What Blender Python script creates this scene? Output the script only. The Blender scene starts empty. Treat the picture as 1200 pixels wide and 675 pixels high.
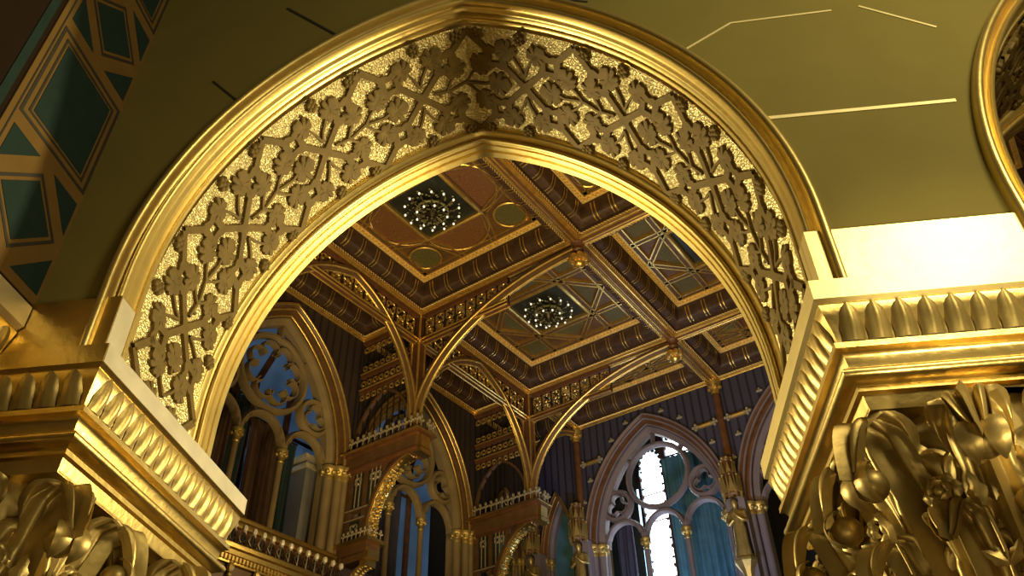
import bpy, bmesh, math, random
from math import sin, cos, pi, sqrt, atan2, acos, radians
from mathutils import Vector, Matrix
random.seed(7)
scene = bpy.context.scene
COL = scene.collection

# ------------------------------------------------------------------ frames
EYE = 1.6                                             # eye height over the floor; all heights below are given from the eye
def frame(az): return Matrix.Translation((0, 0, EYE)) @ Matrix.Rotation(-radians(az), 4, 'Z')
HALL = frame(34.51)                                   # x = across the hall, y = along the hall
DOME = frame(5.83)                                    # x = along the arch wall, y = through the arch
S = 3.2                                               # metres per arch unit

# ------------------------------------------------------------------ materials
def new_mat(name):
    m = bpy.data.materials.new(name); m.use_nodes = True
    nt = m.node_tree
    return m, nt, nt.nodes, nt.links, nt.nodes['Principled BSDF']

def basic(name, col, rough=.5, metal=0., var=.12, scale=6., bump=0., bscale=40., kind='noise', spec=.5, col2=None):
    m, nt, N, L, B = new_mat(name)
    tc = N.new('ShaderNodeTexCoord')
    n = N.new('ShaderNodeTexNoise'); n.inputs['Scale'].default_value = scale; n.inputs['Detail'].default_value = 5
    L.new(tc.outputs['Object'], n.inputs['Vector'])
    r = N.new('ShaderNodeValToRGB'); r.color_ramp.elements[0].position = .3; r.color_ramp.elements[1].position = .7
    c2 = col2 if col2 else [c * (1 + var) for c in col]
    r.color_ramp.elements[0].color = (*[c * (1 - var) for c in col], 1); r.color_ramp.elements[1].color = (*c2, 1)
    L.new(n.outputs['Fac'], r.inputs['Fac']); L.new(r.outputs['Color'], B.inputs['Base Color'])
    B.inputs['Roughness'].default_value = rough; B.inputs['Metallic'].default_value = metal
    B.inputs['Specular IOR Level'].default_value = spec
    if bump:
        if kind == 'voronoi':
            b = N.new('ShaderNodeTexVoronoi'); o = b.outputs['Distance']
        elif kind == 'wave':
            b = N.new('ShaderNodeTexWave'); o = b.outputs['Fac']
        else:
            b = N.new('ShaderNodeTexNoise'); b.inputs['Detail'].default_value = 4; o = b.outputs['Fac']
        b.inputs['Scale'].default_value = bscale
        L.new(tc.outputs['Object'], b.inputs['Vector'])
        bp = N.new('ShaderNodeBump'); bp.inputs['Strength'].default_value = bump; bp.inputs['Distance'].default_value = .02
        L.new(o, bp.inputs['Height']); L.new(bp.outputs['Normal'], B.inputs['Normal'])
    return m

def ornament(name, ground, figure, scale=9., rough=.6, metal=.0):
    """woven or painted scroll ornament: voronoi rings over a ground"""
    m, nt, N, L, B = new_mat(name)
    tc = N.new('ShaderNodeTexCoord')
    v = N.new('ShaderNodeTexVoronoi'); v.feature = 'DISTANCE_TO_EDGE'; v.inputs['Scale'].default_value = scale
    L.new(tc.outputs['Object'], v.inputs['Vector'])
    w = N.new('ShaderNodeMath'); w.operation = 'SINE'
    mu = N.new('ShaderNodeMath'); mu.operation = 'MULTIPLY'; mu.inputs[1].default_value = 28
    L.new(v.outputs['Distance'], mu.inputs[0]); L.new(mu.outputs[0], w.inputs[0])
    r = N.new('ShaderNodeValToRGB'); r.color_ramp.elements[0].position = .35; r.color_ramp.elements[1].position = .65
    r.color_ramp.elements[0].color = (*ground, 1); r.color_ramp.elements[1].color = (*figure, 1)
    L.new(w.outputs[0], r.inputs['Fac']); L.new(r.outputs['Color'], B.inputs['Base Color'])
    B.inputs['Roughness'].default_value = rough; B.inputs['Metallic'].default_value = metal
    return m

def striped(name, c1, c2, scale=5., axis='X', rough=.6):
    m, nt, N, L, B = new_mat(name)
    tc = N.new('ShaderNodeTexCoord')
    w = N.new('ShaderNodeTexWave'); w.bands_direction = axis; w.inputs['Scale'].default_value = scale
    w.inputs['Distortion'].default_value = 0; w.wave_profile = 'SIN'
    L.new(tc.outputs['Object'], w.inputs['Vector'])
    r = N.new('ShaderNodeValToRGB'); r.color_ramp.elements[0].position = .05; r.color_ramp.elements[1].position = .3
    r.color_ramp.elements[0].color = (*c1, 1); r.color_ramp.elements[1].color = (*c2, 1)
    L.new(w.outputs['Fac'], r.inputs['Fac']); L.new(r.outputs['Color'], B.inputs['Base Color'])
    B.inputs['Roughness'].default_value = rough
    return m

def emit(name, col, strength, var=0., scale=2.):
    m, nt, N, L, B = new_mat(name)
    B.inputs['Base Color'].default_value = (*[min(1, c) for c in col], 1); B.inputs['Roughness'].default_value = .3
    B.inputs['Emission Color'].default_value = (*col, 1); B.inputs['Emission Strength'].default_value = strength
    if var:
        tc = N.new('ShaderNodeTexCoord'); n = N.new('ShaderNodeTexNoise'); n.inputs['Scale'].default_value = scale
        L.new(tc.outputs['Object'], n.inputs['Vector'])
        mr = N.new('ShaderNodeMapRange'); mr.inputs['From Min'].default_value = .3; mr.inputs['From Max'].default_value = .7
        mr.inputs['To Min'].default_value = strength * (1 - var); mr.inputs['To Max'].default_value = strength * (1 + var)
        L.new(n.outputs['Fac'], mr.inputs['Value']); L.new(mr.outputs['Result'], B.inputs['Emission Strength'])
    return m

G = (.78, .56, .17)
M = dict(
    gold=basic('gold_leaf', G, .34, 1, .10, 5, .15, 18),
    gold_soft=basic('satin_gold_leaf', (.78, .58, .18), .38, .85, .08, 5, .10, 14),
    gold_lit=basic('lit_gold_block', (.92, .73, .28), .40, .85, .06, 3, .10, 10),  # paler than the left block's gold: the highlight is put into the colour
    gold_pale=basic('pale_gold_leaf', (.86, .72, .40), .42, .6, .07, 3, .12, 10),
    gold_carve=basic('carved_gold', (.44, .315, .095), .44, .75, .2, 6, .15, 14),
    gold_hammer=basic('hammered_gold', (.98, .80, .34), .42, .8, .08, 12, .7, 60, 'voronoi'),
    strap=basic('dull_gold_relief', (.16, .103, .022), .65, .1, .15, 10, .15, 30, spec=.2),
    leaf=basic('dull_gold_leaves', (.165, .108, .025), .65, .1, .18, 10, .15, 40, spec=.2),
    jamb=basic('pale_stone_and_daylit_side', (.60, .52, .33), .5, .3, .12, 5, .1, 20),
    olive=basic('olive_wall_paint', (.205, .165, .036), .85, 0, .05, 2.5, .05, 60, spec=.2),
    ink=basic('dark_joint_line', (.03, .024, .010), .7),
    goldline=basic('gold_paint_line', (.95, .80, .36), .45, .3),
    brown_paint=basic('ochre_brown_paint', (.17, .095, .02), .8, 0, .1, 5, spec=.2),
    teal_paint=basic('teal_paint', (.015, .031, .023), .8, 0, .1, 9, .1, 80, spec=.2),
    maroon=basic('maroon_paint', (.020, .011, .005), .9, 0, .1, 4, spec=.1),
    stone=basic('beige_stone', (.20, .14, .058), .6, 0, .15, 3, .1, 12),
    wood=basic('brown_wood', (.12, .046, .014), .5, .1, .25, 6, .15, 20),
    wood_dark=basic('dark_brown_wood', (.045, .02, .012), .55, .1, .25, 6, .15, 20),
    wood_red=basic('reddish_brown_wood', (.105, .052, .016), .5, .1, .2, 6),
    cove=basic('dark_brown_cove', (.058, .030, .015), .5, .1, .3, 9, .4, 30, spec=.3),
    ceil_gold=basic('old_gilding', (.70, .46, .12), .34, .85, .2, 10),
    panel_dark=striped('dark_panelling', (.012, .008, .008), (.036, .022, .018), 1.6, 'Y'),
    panel_blue=striped('dark_violet_panelling', (.012, .011, .019), (.042, .036, .055), 1.6, 'X'),
    green_orn=ornament('dark_green_ornament', (.050, .045, .012), (.13, .105, .025), 15),
    red_orn=ornament('red_brown_ornament', (.085, .030, .008), (.20, .085, .02), 16),
    orn_open=ornament('pierced_frieze_ornament', (.02, .014, .008), (.10, .06, .02), 5, .5, .3),
    iron=basic('dark_bronze', (.05, .037, .018), .4, .7),
    dentil=basic('lit_gilt_dentils', (.78, .56, .18), .5, .45, .15, 12),  # brighter than the other gilding: light caught by the edges is painted in
    pale_tip=basic('pale_gilt_tip', (.62, .55, .40), .45, .2, .1, 20),
    bulb=emit('lamp_bulb', (1, .92, .74), .75),
    lampglass=basic('pale_green_brass', (.5, .48, .22), .3, .8),
    fleuron=basic('pale_gilt_fleuron', (.34, .28, .17), .45, .4, .2, 20),
    daylight=emit('daylight_pane', (.86, .93, 1.0), 7.0, .25, 1.3),
    sky_strip=emit('blue_daylight_and_bloom', (.45, .75, 1.0), 2.6),
    blueglass=emit('dim_blue_glass', (.045, .085, .15), .45, .5, .7),
    darkglass=basic('dark_green_glass', (.022, .024, .016), .3, 0, .3, 2),
    greenglass=emit('green_panel_glow', (.035, .06, .045), .25, .4, 1),
    teal_cloth=basic('teal_curtain_cloth', (.045, .125, .155), .8, 0, .2, 4),
    teal_dark=basic('dark_teal_curtain_cloth', (.014, .034, .034), .8, 0, .2, 4),
    brown_cloth=basic('brown_curtain_cloth', (.085, .044, .020), .8, 0, .2, 4),
    violet_cloth=basic('violet_curtain_cloth', (.040, .036, .060), .8, 0, .2, 4),
    grey_stone=basic('grey_stone', (.20, .19, .17), .7, 0, .12, 3, .1, 8),
    back_stone=basic('violet_brown_stone', (.145, .11, .105), .6, 0, .15, 3, .1, 12),
    floor=basic('polished_stone_floor', (.25, .17, .09), .35, 0, .2, 2),
    shadow=basic('dark_corridor', (.02, .016, .014), .9),
)

# ------------------------------------------------------------------ mesh builder
class MB:
    def __init__(s): s.v = []; s.f = []
    def add(s, vs, fs):
        o = len(s.v); s.v += [tuple(p) for p in vs]; s.f += [tuple(i + o for i in f) for f in fs]
    def box(s, x0, x1, y0, y1, z0, z1):
        s.add([(x, y, z) for z in (z0, z1) for y in (y0, y1) for x in (x0, x1)],
              [(0, 2, 3, 1), (4, 5, 7, 6), (0, 1, 5, 4), (2, 6, 7, 3), (0, 4, 6, 2), (1, 3, 7, 5)])
    def quad(s, a, b, c, d): s.add([a, b, c, d], [(0, 1, 2, 3)])
    def grid(s, rows, close_u=False, close_v=False):
        n = len(rows); m = len(rows[0]); vs = [p for r in rows for p in r]; fs = []
        for i in range(n if close_u else n - 1):
            for j in range(m if close_v else m - 1):
                i2 = (i + 1) % n; j2 = (j + 1) % m
                fs.append((i * m + j, i * m + j2, i2 * m + j2, i2 * m + j))
        s.add(vs, fs)
    def ngon(s, pts): s.add(pts, [tuple(range(len(pts)))])
    def prism(s, pts, ext):
        """polygon extruded by the vector ext"""
        e = Vector(ext); n = len(pts); a = [Vector(p) for p in pts]; b = [p + e for p in a]
        s.add(a + b, [tuple(range(n))[::-1], tuple(range(n, 2 * n))] + [(i, (i + 1) % n, n + (i + 1) % n, n + i) for i in range(n)])
    def tube(s, pts, r, k=8, cap=True, closed=False):
        P = [Vector(p) for p in pts]; n = len(P); rows = []
        up = None
        for i in range(n):
            if closed: t = P[(i + 1) % n] - P[i - 1]
            else: t = P[min(i + 1, n - 1)] - P[max(i - 1, 0)]
            t = t.normalized() if t.length > 1e-9 else Vector((0, 0, 1))
            if up is None:
                up = Vector((0, 0, 1)) if abs(t.z) < .9 else Vector((1, 0, 0))
            a = (up - t * up.dot(t)).normalized(); b = t.cross(a); up = a
            rr = r[i] if isinstance(r, (list, tuple)) else r
            rows.append([P[i] + (a * cos(q) + b * sin(q)) * rr for q in [2 * pi * j / k for j in range(k)]])
        s.grid(rows, closed, True)
        if cap and not closed:
            s.ngon(rows[0][::-1]); s.ngon(rows[-1])
    def lathe(s, prof, c=(0, 0, 0), k=20, axis='Z'):
        rows = []
        for j in range(k):
            a = 2 * pi * j / k
            row = []
            for r, z in prof:
                if axis == 'Z': row.append((c[0] + r * cos(a), c[1] + r * sin(a), c[2] + z))
                elif axis == 'Y': row.append((c[0] + r * cos(a), c[1] + z, c[2] + r * sin(a)))
                else: row.append((c[0] + z, c[1] + r * cos(a), c[2] + r * sin(a)))
            rows.append(row)
        s.grid(rows, True, False)
    def ball(s, c, r, k=10, sx=1, sy=1, sz=1):
        n = max(4, k // 2 + 1); rows = []
        for i in range(n + 1):
            a = -pi / 2 + pi * i / n; q = max(.02, cos(a)) if i in (0, n) else cos(a)
            rows.append([(c[0] + r * sx * q * cos(2 * pi * j / k), c[1] + r * sy * q * sin(2 * pi * j / k), c[2] + r * sz * sin(a)) for j in range(k)])
        s.grid(rows, False, True)
    def loft(s, rings, closed=True): s.grid(rings, False, closed)
    def mesh(s, name, off=(0, 0, 0), smooth=35):
        me = bpy.data.meshes.new(name)
        o = Vector(off)
        me.from_pydata([tuple(Vector(p) - o) for p in s.v], [], s.f); me.update()
        bm = bmesh.new(); bm.from_mesh(me)
        bmesh.ops.remove_doubles(bm, verts=bm.verts, dist=1e-5)
        bmesh.ops.recalc_face_normals(bm, faces=bm.faces)
        bm.to_mesh(me); bm.free()
        if smooth:
            me.shade_smooth(); me.set_sharp_from_angle(angle=radians(smooth))
        return me

def tag(o, label=None, cat=None, group=None, kind=None):
    if label: o['label'] = label
    if cat: o['category'] = cat
    if group: o['group'] = group
    if kind: o['kind'] = kind
    return o
def link(o, parent=None):
    COL.objects.link(o)
    if parent is not None: o.parent = parent
    return o
def part(name, mb, mat, parent, off=None, smooth=35, loc=None):
    """mesh child; builder coordinates are those of the frame, the parent's base is subtracted"""
    off = parent.get('_b', (0, 0, 0)) if off is None else off
    me = mb.mesh(name, off, smooth); me.materials.append(M[mat])
    o = bpy.data.objects.new(name, me); link(o, parent)
    if loc: o.location = loc
    o['_b'] = tuple(off)
    return o
def part_multi(name, sets, parent, off=None, smooth=40):
    """one part whose pieces differ in finish: sets = [(builder, material), ...]"""
    off = parent.get('_b', (0, 0, 0)) if off is None else off
    whole = MB(); idx = []
    for k, (mb, mt) in enumerate(sets):
        whole.add(mb.v, mb.f); idx += [k] * len(mb.f)
    me = bpy.data.meshes.new(name); o_ = Vector(off)
    me.from_pydata([tuple(Vector(p) - o_) for p in whole.v], [], whole.f); me.update()
    for mb, mt in sets: me.materials.append(M[mt])
    me.polygons.foreach_set('material_index', idx)
    bm = bmesh.new(); bm.from_mesh(me); bmesh.ops.remove_doubles(bm, verts=bm.verts, dist=1e-5); bmesh.ops.recalc_face_normals(bm, faces=bm.faces); bm.to_mesh(me); bm.free()
    me.shade_smooth(); me.set_sharp_from_angle(angle=radians(smooth))
    o = bpy.data.objects.new(name, me); link(o, parent); o['_b'] = tuple(off)
    return o
def thing(name, fr, base, label=None, cat=None, group=None, kind=None):
    o = bpy.data.objects.new(name, None); link(o)
    o.empty_display_size = .1
    o.matrix_world = fr @ Matrix.Translation(base); o['_b'] = tuple(base)
    return tag(o, label, cat, group, kind)
def single(name, mb, mat, fr, base, label=None, cat=None, group=None, kind=None, smooth=35):
    me = mb.mesh(name, base, smooth); me.materials.append(M[mat])
    o = bpy.data.objects.new(name, me); link(o); o.matrix_world = fr @ Matrix.Translation(base); o['_b'] = tuple(base)
    return tag(o, label, cat, group, kind)
def copy_tree(o, parent=None):
    c = o.copy(); COL.objects.link(c)
    if parent is not None: c.parent = parent
    for ch in list(o.children): copy_tree(ch, c)
    return c
def dup(o, fr, base, label=None, group=None, rz=0, mirror=False):
    c = copy_tree(o)
    c.matrix_world = fr @ Matrix.Translation(base) @ Matrix.Rotation(rz, 4, 'Z')
    if label: c['label'] = label
    if group: c['group'] = group
    return c

# ------------------------------------------------------------------ arch geometry
def arch_line(a, h, off=0, n=24, zb=None, zs=0):
    """pointed arch, half width a and rise h over the springing zs, moved outward by off; list of (x, z) left to right"""
    R = (h * h + a * a) / (2 * a); cx = a - R; r = R + off
    te = acos(max(-1, min(1, -cx / r)))
    right = [(cx + r * cos(te * i / n), zs + r * sin(te * i / n)) for i in range(n + 1)]
    if zb is not None: right = [(right[0][0], zb)] + right
    left = [(-x, z) for x, z in right]
    return left + right[::-1][1:]
def arch_sweep(mb, prof, a, h, to3, n=24, zb=None, zs=0, half=None):
    """prof: list of (off, depth); to3(x, z, depth)"""
    rows = []
    for off, d in prof:
        pl = arch_line(a, h, off, n, zb, zs)
        if half == 'L': pl = pl[:len(pl) // 2 + 1]
        if half == 'R': pl = pl[len(pl) // 2:]
        rows.append([to3(x, z, d) for x, z in pl])
    mb.grid(rows)
def rect_sweep(mb, prof, x0, x1, y0, y1, flip=1):
    """closed mitred run around a rectangle; prof: (inset, z)"""
    rows = []
    for e, z in prof:
        rows.append([(x0 + e, y0 + e, z), (x1 - e, y0 + e, z), (x1 - e, y1 - e, z), (x0 + e, y1 - e, z)])
    mb.grid(rows, False, True)
def bead(c0, c1, r, a0, a1, n=6):
    return [(c0 + r * cos(a0 + (a1 - a0) * i / n), c1 + r * sin(a0 + (a1 - a0) * i / n)) for i in range(n + 1)]

# ================================================================== THE DOME HALL (near side)
CX = -.2                                              # centre line of the arch, in arch units
def dp(w, d, z): return (w * S, d * S, z * S)
def to3(cx): return lambda x, z, d: ((cx + x) * S, d * S, z * S)
PITCH = 1.49                                          # from one arch of the ring to the next
OUT = (.60, .79, .90); INN = (.556, .742, .83)

def arch_wall(mb, f3, x0, x1, zb, zt, ops, d=0., n=24):
    """a flat wall with pointed openings: ops = (cx, a, h, zs, zbottom)"""
    x = x0
    for cx, a, h, zs, z_o in sorted(ops):
        mb.quad(f3(x, zb, d), f3(cx - a, zb, d), f3(cx - a, zt, d), f3(x, zt, d))
        pl = [(cx + px, pz) for px, pz in arch_line(a, h, 0, n, z_o, zs)]
        for (xa, za), (xb, zc) in zip(pl[:-1], pl[1:]):
            if xb - xa > 1e-6: mb.quad(f3(xa, za, d), f3(xb, zc, d), f3(xb, zt, d), f3(xa, zt, d))
        if z_o > zb: mb.quad(f3(cx - a, zb, d), f3(cx + a, zb, d), f3(cx + a, z_o, d), f3(cx - a, z_o, d))
        x = cx + a
    mb.quad(f3(x, zb, d), f3(x1, zb, d), f3(x1, zt, d), f3(x, zt, d))

# ---- walls and floor of the dome hall
w = MB()
arch_wall(w, to3(0), -.93, 2.2, .86, 2.9, [(CX, OUT[0] - .012, OUT[1], OUT[2], .86), (CX + PITCH, OUT[0] - .012, OUT[1], OUT[2], .86)], 1.005, 32)
wall = single('wall_front', w, 'olive', DOME, (0, 3.2, 0), kind='structure', smooth=0)
def strip_line(mb, a, b, t, d=1.0035):
    ax, az = a; bx, bz = b; L = sqrt((bx - ax) ** 2 + (bz - az) ** 2); nx, nz = -(bz - az) / L * t / 2, (bx - ax) / L * t / 2
    mb.prism([dp(ax + nx, d, az + nz), dp(bx + nx, d, bz + nz), dp(bx - nx, d, bz - nz), dp(ax - nx, d, az - nz)], (0, .004, 0))
g = MB()
for a, b, t in (((.362, 1.159), (.70, 1.154), .008), ((.262, 1.392), (.362, 1.462), .0045), ((.362, 1.462), (.565, 1.466), .0045),
                ((.62, 1.47), (.74, 1.372), .0045)):
    strip_line(g, a, b, t)
part('gold_line', g, 'goldline', wall, smooth=0)
k = MB()
for a, b, t in (((-.615, 1.72), (-.475, 1.58), .006), ((-.74, 1.465), (-.655, 1.37), .004), ((.03, 1.62), (.08, 1.60), .005)):
    strip_line(k, a, b, t)
part('dark_joint_line', k, 'ink', wall, smooth=0)

w = MB()
w.box(-1.2 * S, -.93 * S, -.8 * S, 1.0 * S, .862 * S, 2.9 * S); w.box(-1.2 * S, -.93 * S, 1.0 * S, 1.02 * S, .868 * S, 2.9 * S)
wl = single('wall_left', w, 'maroon', DOME, (-.93 * S, .9 * S, .8 * S), kind='structure', smooth=0)
PW = -.93
def wp(d, z, h=0): return dp(PW + h, d, z)
def flat(mb, pts, h0, h1):
    mb.prism([wp(d, z, h0) for d, z in pts], ((h1 - h0) * S, 0, 0))
def ring(mb, pts, inset, h0, h1):
    """outline of a convex polygon, inset inward"""
    n = len(pts); c = Vector((sum(p[0] for p in pts) / n, sum(p[1] for p in pts) / n))
    inn = []
    for i in range(n):
        p = Vector(pts[i]); e1 = (Vector(pts[i]) - Vector(pts[i - 1])).normalized(); e2 = (Vector(pts[(i + 1) % n]) - Vector(pts[i])).normalized()
        n1 = Vector((-e1.y, e1.x)); n2 = Vector((-e2.y, e2.x))
        if n1.dot(c - p) < 0: n1 = -n1
        if n2.dot(c - p) < 0: n2 = -n2
        bis = n1 + n2; inn.append(tuple(p + bis * (inset / max(.2, 1 + n1.dot(n2)))))
    for i in range(n):
        j = (i + 1) % n
        flat(mb, [pts[i], pts[j], inn[j], inn[i]], h0, h1)
    return inn
b0, b1 = .772, 1.012
bg = MB(); flat(bg, [(b0, .87), (b1 + .012, .87), (b1 + .012, 2.9), (b0, 2.9)], 0, .0025)
part('painted_band', bg, 'brown_paint', wl, smooth=0)
tl = MB(); bl = MB()
flat(tl, [(b0 - .03, .87), (b0 - .012, .87), (b0 - .012, 2.9), (b0 - .03, 2.9)], 0, .0015)
cm = (b0 + b1) / 2 + .005
for k in range(-1, 4):
    zc = 1.265 + .53 * k
    if zc - .13 > .87:
        R = [(cm - .105, zc - .125), (cm + .105, zc - .125), (cm + .105, zc + .125), (cm - .105, zc + .125)]
        i1 = ring(bl, R, .007, .0025, .0035)
        R2 = [(cm - .088, zc - .107), (cm + .088, zc - .107), (cm + .088, zc + .107), (cm - .088, zc + .107)]
        ring(bl, R2, .005, .0025, .0035)
        R3 = [(cm - .078, zc - .097), (cm + .078, zc - .097), (cm + .078, zc + .097), (cm - .078, zc + .097)]
        flat(tl, R3, .0025, .0035)
    zc += .265
    if zc - .08 > .87:
        for r_, t_ in ((.088, .006),):
            ring(bl, [(cm, zc - r_), (cm + r_, zc), (cm, zc + r_), (cm - r_, zc)], t_, .0025, .0035)
        r_ = .070
        flat(tl, [(cm, zc - r_), (cm + r_, zc), (cm, zc + r_), (cm - r_, zc)], .0025, .0035)
        for sx in (-1, 1):
            for sz in (-1, 1):
                q = [(cm + sx * .100, zc + sz * .030), (cm + sx * .100, zc + sz * .110), (cm + sx * .022, zc + sz * .110)]
                flat(tl, q, .0025, .0035)
for xx in (b0 + .012, b1 - .004, b1 + .004): flat(bl, [(xx, .87), (xx + .003, .87), (xx + .003, 2.9), (xx, 2.9)], .0025, .0035)
part('teal_panel', tl, 'teal_paint', wl, smooth=0)
part('dark_border', bl, 'ink', wl, smooth=0)

fl = MB(); fl.box(-14, 14, -9, 4.6, -EYE - .2, -EYE)
single('floor', fl, 'floor', DOME, (0, 0, -EYE), kind='structure', smooth=0)

# ---- the gilded arch
def soff_curve(q, t):
    """point on the soffit: q in [-1, 1] along the arch from left foot to right foot, t in [0, 1] from front to back; arch units"""
    a = .566 + .004 * t; h = .765 - .02 * t; zs = .88 - .03 * t; zb = .72
    R = (h * h + a * a) / (2 * a); cx = a - R; te = acos(-cx / R)
    arc = R * te; L = arc + zs - zb
    s = abs(q) * L
    if s <= arc:
        al = te - s / R; x = cx + R * cos(al); z = zs + R * sin(al); nx, nz = -cos(al), -sin(al)
    else:
        x = a; z = zs - (s - arc); nx, nz = -1, 0
    if q < 0: x, nx = -x, -nx
    return x, z, nx, nz
TD0, TD1 = 1.055, 1.325
SL = 1.16                                              # half length of the soffit, arch units
PER = .268
def soff(cx, s, t, h=0):
    """s along the arch from the crown in arch units (right positive), t from -0.5 to 0.5 across, h raised (metres)"""
    q = s / SL; x, z, nx, nz = soff_curve(q, t + .5)
    return Vector(((cx + x) * S + nx * h, (TD0 + (TD1 - TD0) * (t + .5)) * S, z * S + nz * h))
TW = TD1 - TD0                                         # width of the soffit in arch units

LEAF = []
def _leaf():
    half = [(0, 0), (.07, -.03), (.17, -.09), (.29, -.08), (.37, .0), (.35, .08), (.45, .09), (.53, .18), (.52, .28), (.44, .32), (.35, .33), (.47, .38), (.56, .47), (.57, .58),
            (.49, .65), (.38, .63), (.28, .57), (.33, .68), (.34, .79), (.27, .87), (.18, .89), (.10, .97)]
    return [(0, 0)] + half[1:] + [(0, 1.0)] + [(-x, y) for x, y in half[1:][::-1]]
LEAF = _leaf()

def leaf_on(mb, f, s0, t0, ang, size, h0=.012, h1=.04):
    """a five-lobed vine leaf lying on a surface f(s, t, h); size in arch units"""
    ca, sa = cos(ang), sin(ang); n = len(LEAF)
    def P(x, y, h): return f(s0 + (x * ca - y * sa) * size, (t0 * TW + (x * sa + y * ca) * size) / TW, h)
    rim0 = [P(x, y, 0) for x, y in LEAF]; rim = [P(x, y, h0) for x, y in LEAF]
    mid = [P(x * .60, .34 + (y - .34) * .60, h1) for i, (x, y) in enumerate(LEAF)]
    inn = [P(x * .12, .34 + (y - .34) * .30, h1 * .74) for i, (x, y) in enumerate(LEAF)]
    mb.grid([rim0, rim, mid, inn], False, True); mb.ngon(inn)
def ribbon(mb, f, pts, wid, h0, h1):
    """flat raised band along (s, t*TW) points on the soffit"""
    n = len(pts); A = []; Bv = []
    for i in range(n):
        a = Vector(pts[max(0, i - 1)]); b = Vector(pts[min(n - 1, i + 1)]); d = (b - a).normalized(); nn = Vector((-d.y, d.x))
        ww = wid[i] if isinstance(wid, (list, tuple)) else wid
        p = Vector(pts[i]); A.append(p + nn * ww / 2); Bv.append(p - nn * ww / 2)
    rows = []
    for h, src in ((h0, A), (h1, A), (h1, Bv), (h0, Bv)):
        rows.append([f(p.x, p.y / TW, h) for p in src])
    mb.grid(rows)
def berries(mb, f, s, t, ang, n=6, r=.011, h=.02):
    for i, (x, y) in enumerate(((0, 0), (.9, .6), (-.9, .6), (0, 1.3), (.9, 1.9), (-.9, 1.9), (0, 2.6))[:n]):
        ca, sa = cos(ang), sin(ang)
        p = f(s + (x * ca - y * sa) * r * 1.2, (t * TW + (x * sa + y * ca) * r * 1.2) / TW, h * .6)
        mb.ball(p, r * S, 7)

def leaf_plan():
    """sprigs of the lattice: leaves (s, t, angle, size) by their base, stems, berries; s, t in arch units, t across"""
    Ls, St, Be = [], [], []
    nP = 8
    xs = [PER * (k + .5) for k in range(-nP // 2 - 1, nP // 2 + 1)]
    def sprig(c, up, main, leaves):
        St.append([(c + up * x, y) for x, y in main])
        for x, y, an, sz, jx, jy in leaves:              # base, direction from the growth axis, size, joint on the main stem
            a = math.radians(an) * up
            bx, by = c + up * x, y
            St.append([(c + up * jx, jy), (c + up * (jx * .4 + x * .6), jy * .3 + y * .7), (bx, by)])
            d = (up * cos(math.radians(an)), sin(math.radians(an)))
            Ls.append((bx, by, atan2(d[1], d[0]) - pi / 2, sz * .88))
    for k in range(-4, 5):                              # the diamonds between crossings
        c = PER * k
        if abs(c) > SL - .08: continue
        up = -1 if c > 0 else 1                         # sprigs grow towards the crown
        sprig(c, up, [(-.105, 0), (-.06, .006), (-.02, -.004), (.03, .004), (.05, .0)],
              [(.045, .0, 0, .060, .03, .004), (.012, .030, 52, .056, -.02, -.002), (.012, -.030, -52, .056, -.02, -.002),
               (-.048, .026, 78, .054, -.07, .004), (-.048, -.026, -78, .054, -.07, .004), (-.088, .014, 140, .0, -.09, 0)])
    Ls[:] = [l for l in Ls if l[3] > 0]
    for k, c in enumerate(xs):                          # the half diamonds along both edges
        if abs(c) > SL - .06: continue
        up = -1 if c > 0 else 1
        for sd in (-1, 1):
            for g, sz in ((.030, .056), (-.026, .052)):
                bx, by = c + up * g * .9, sd * .073
                St.append([(c, sd * .026), (c + up * g * .35, sd * .05), (bx, by)])
                d = (up * g * 1.2, sd * .030); Ls.append((bx, by, atan2(d[1], d[0]) - pi / 2, sz * .88))
            Be.append((c + up * .004, sd * .40, 0 if sd > 0 else pi))
            Be.append((c + up * .098, sd * .43, (pi / 2 - .4) * -up * sd + (0 if sd > 0 else pi)))
    return xs, Ls, St, Be

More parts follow.
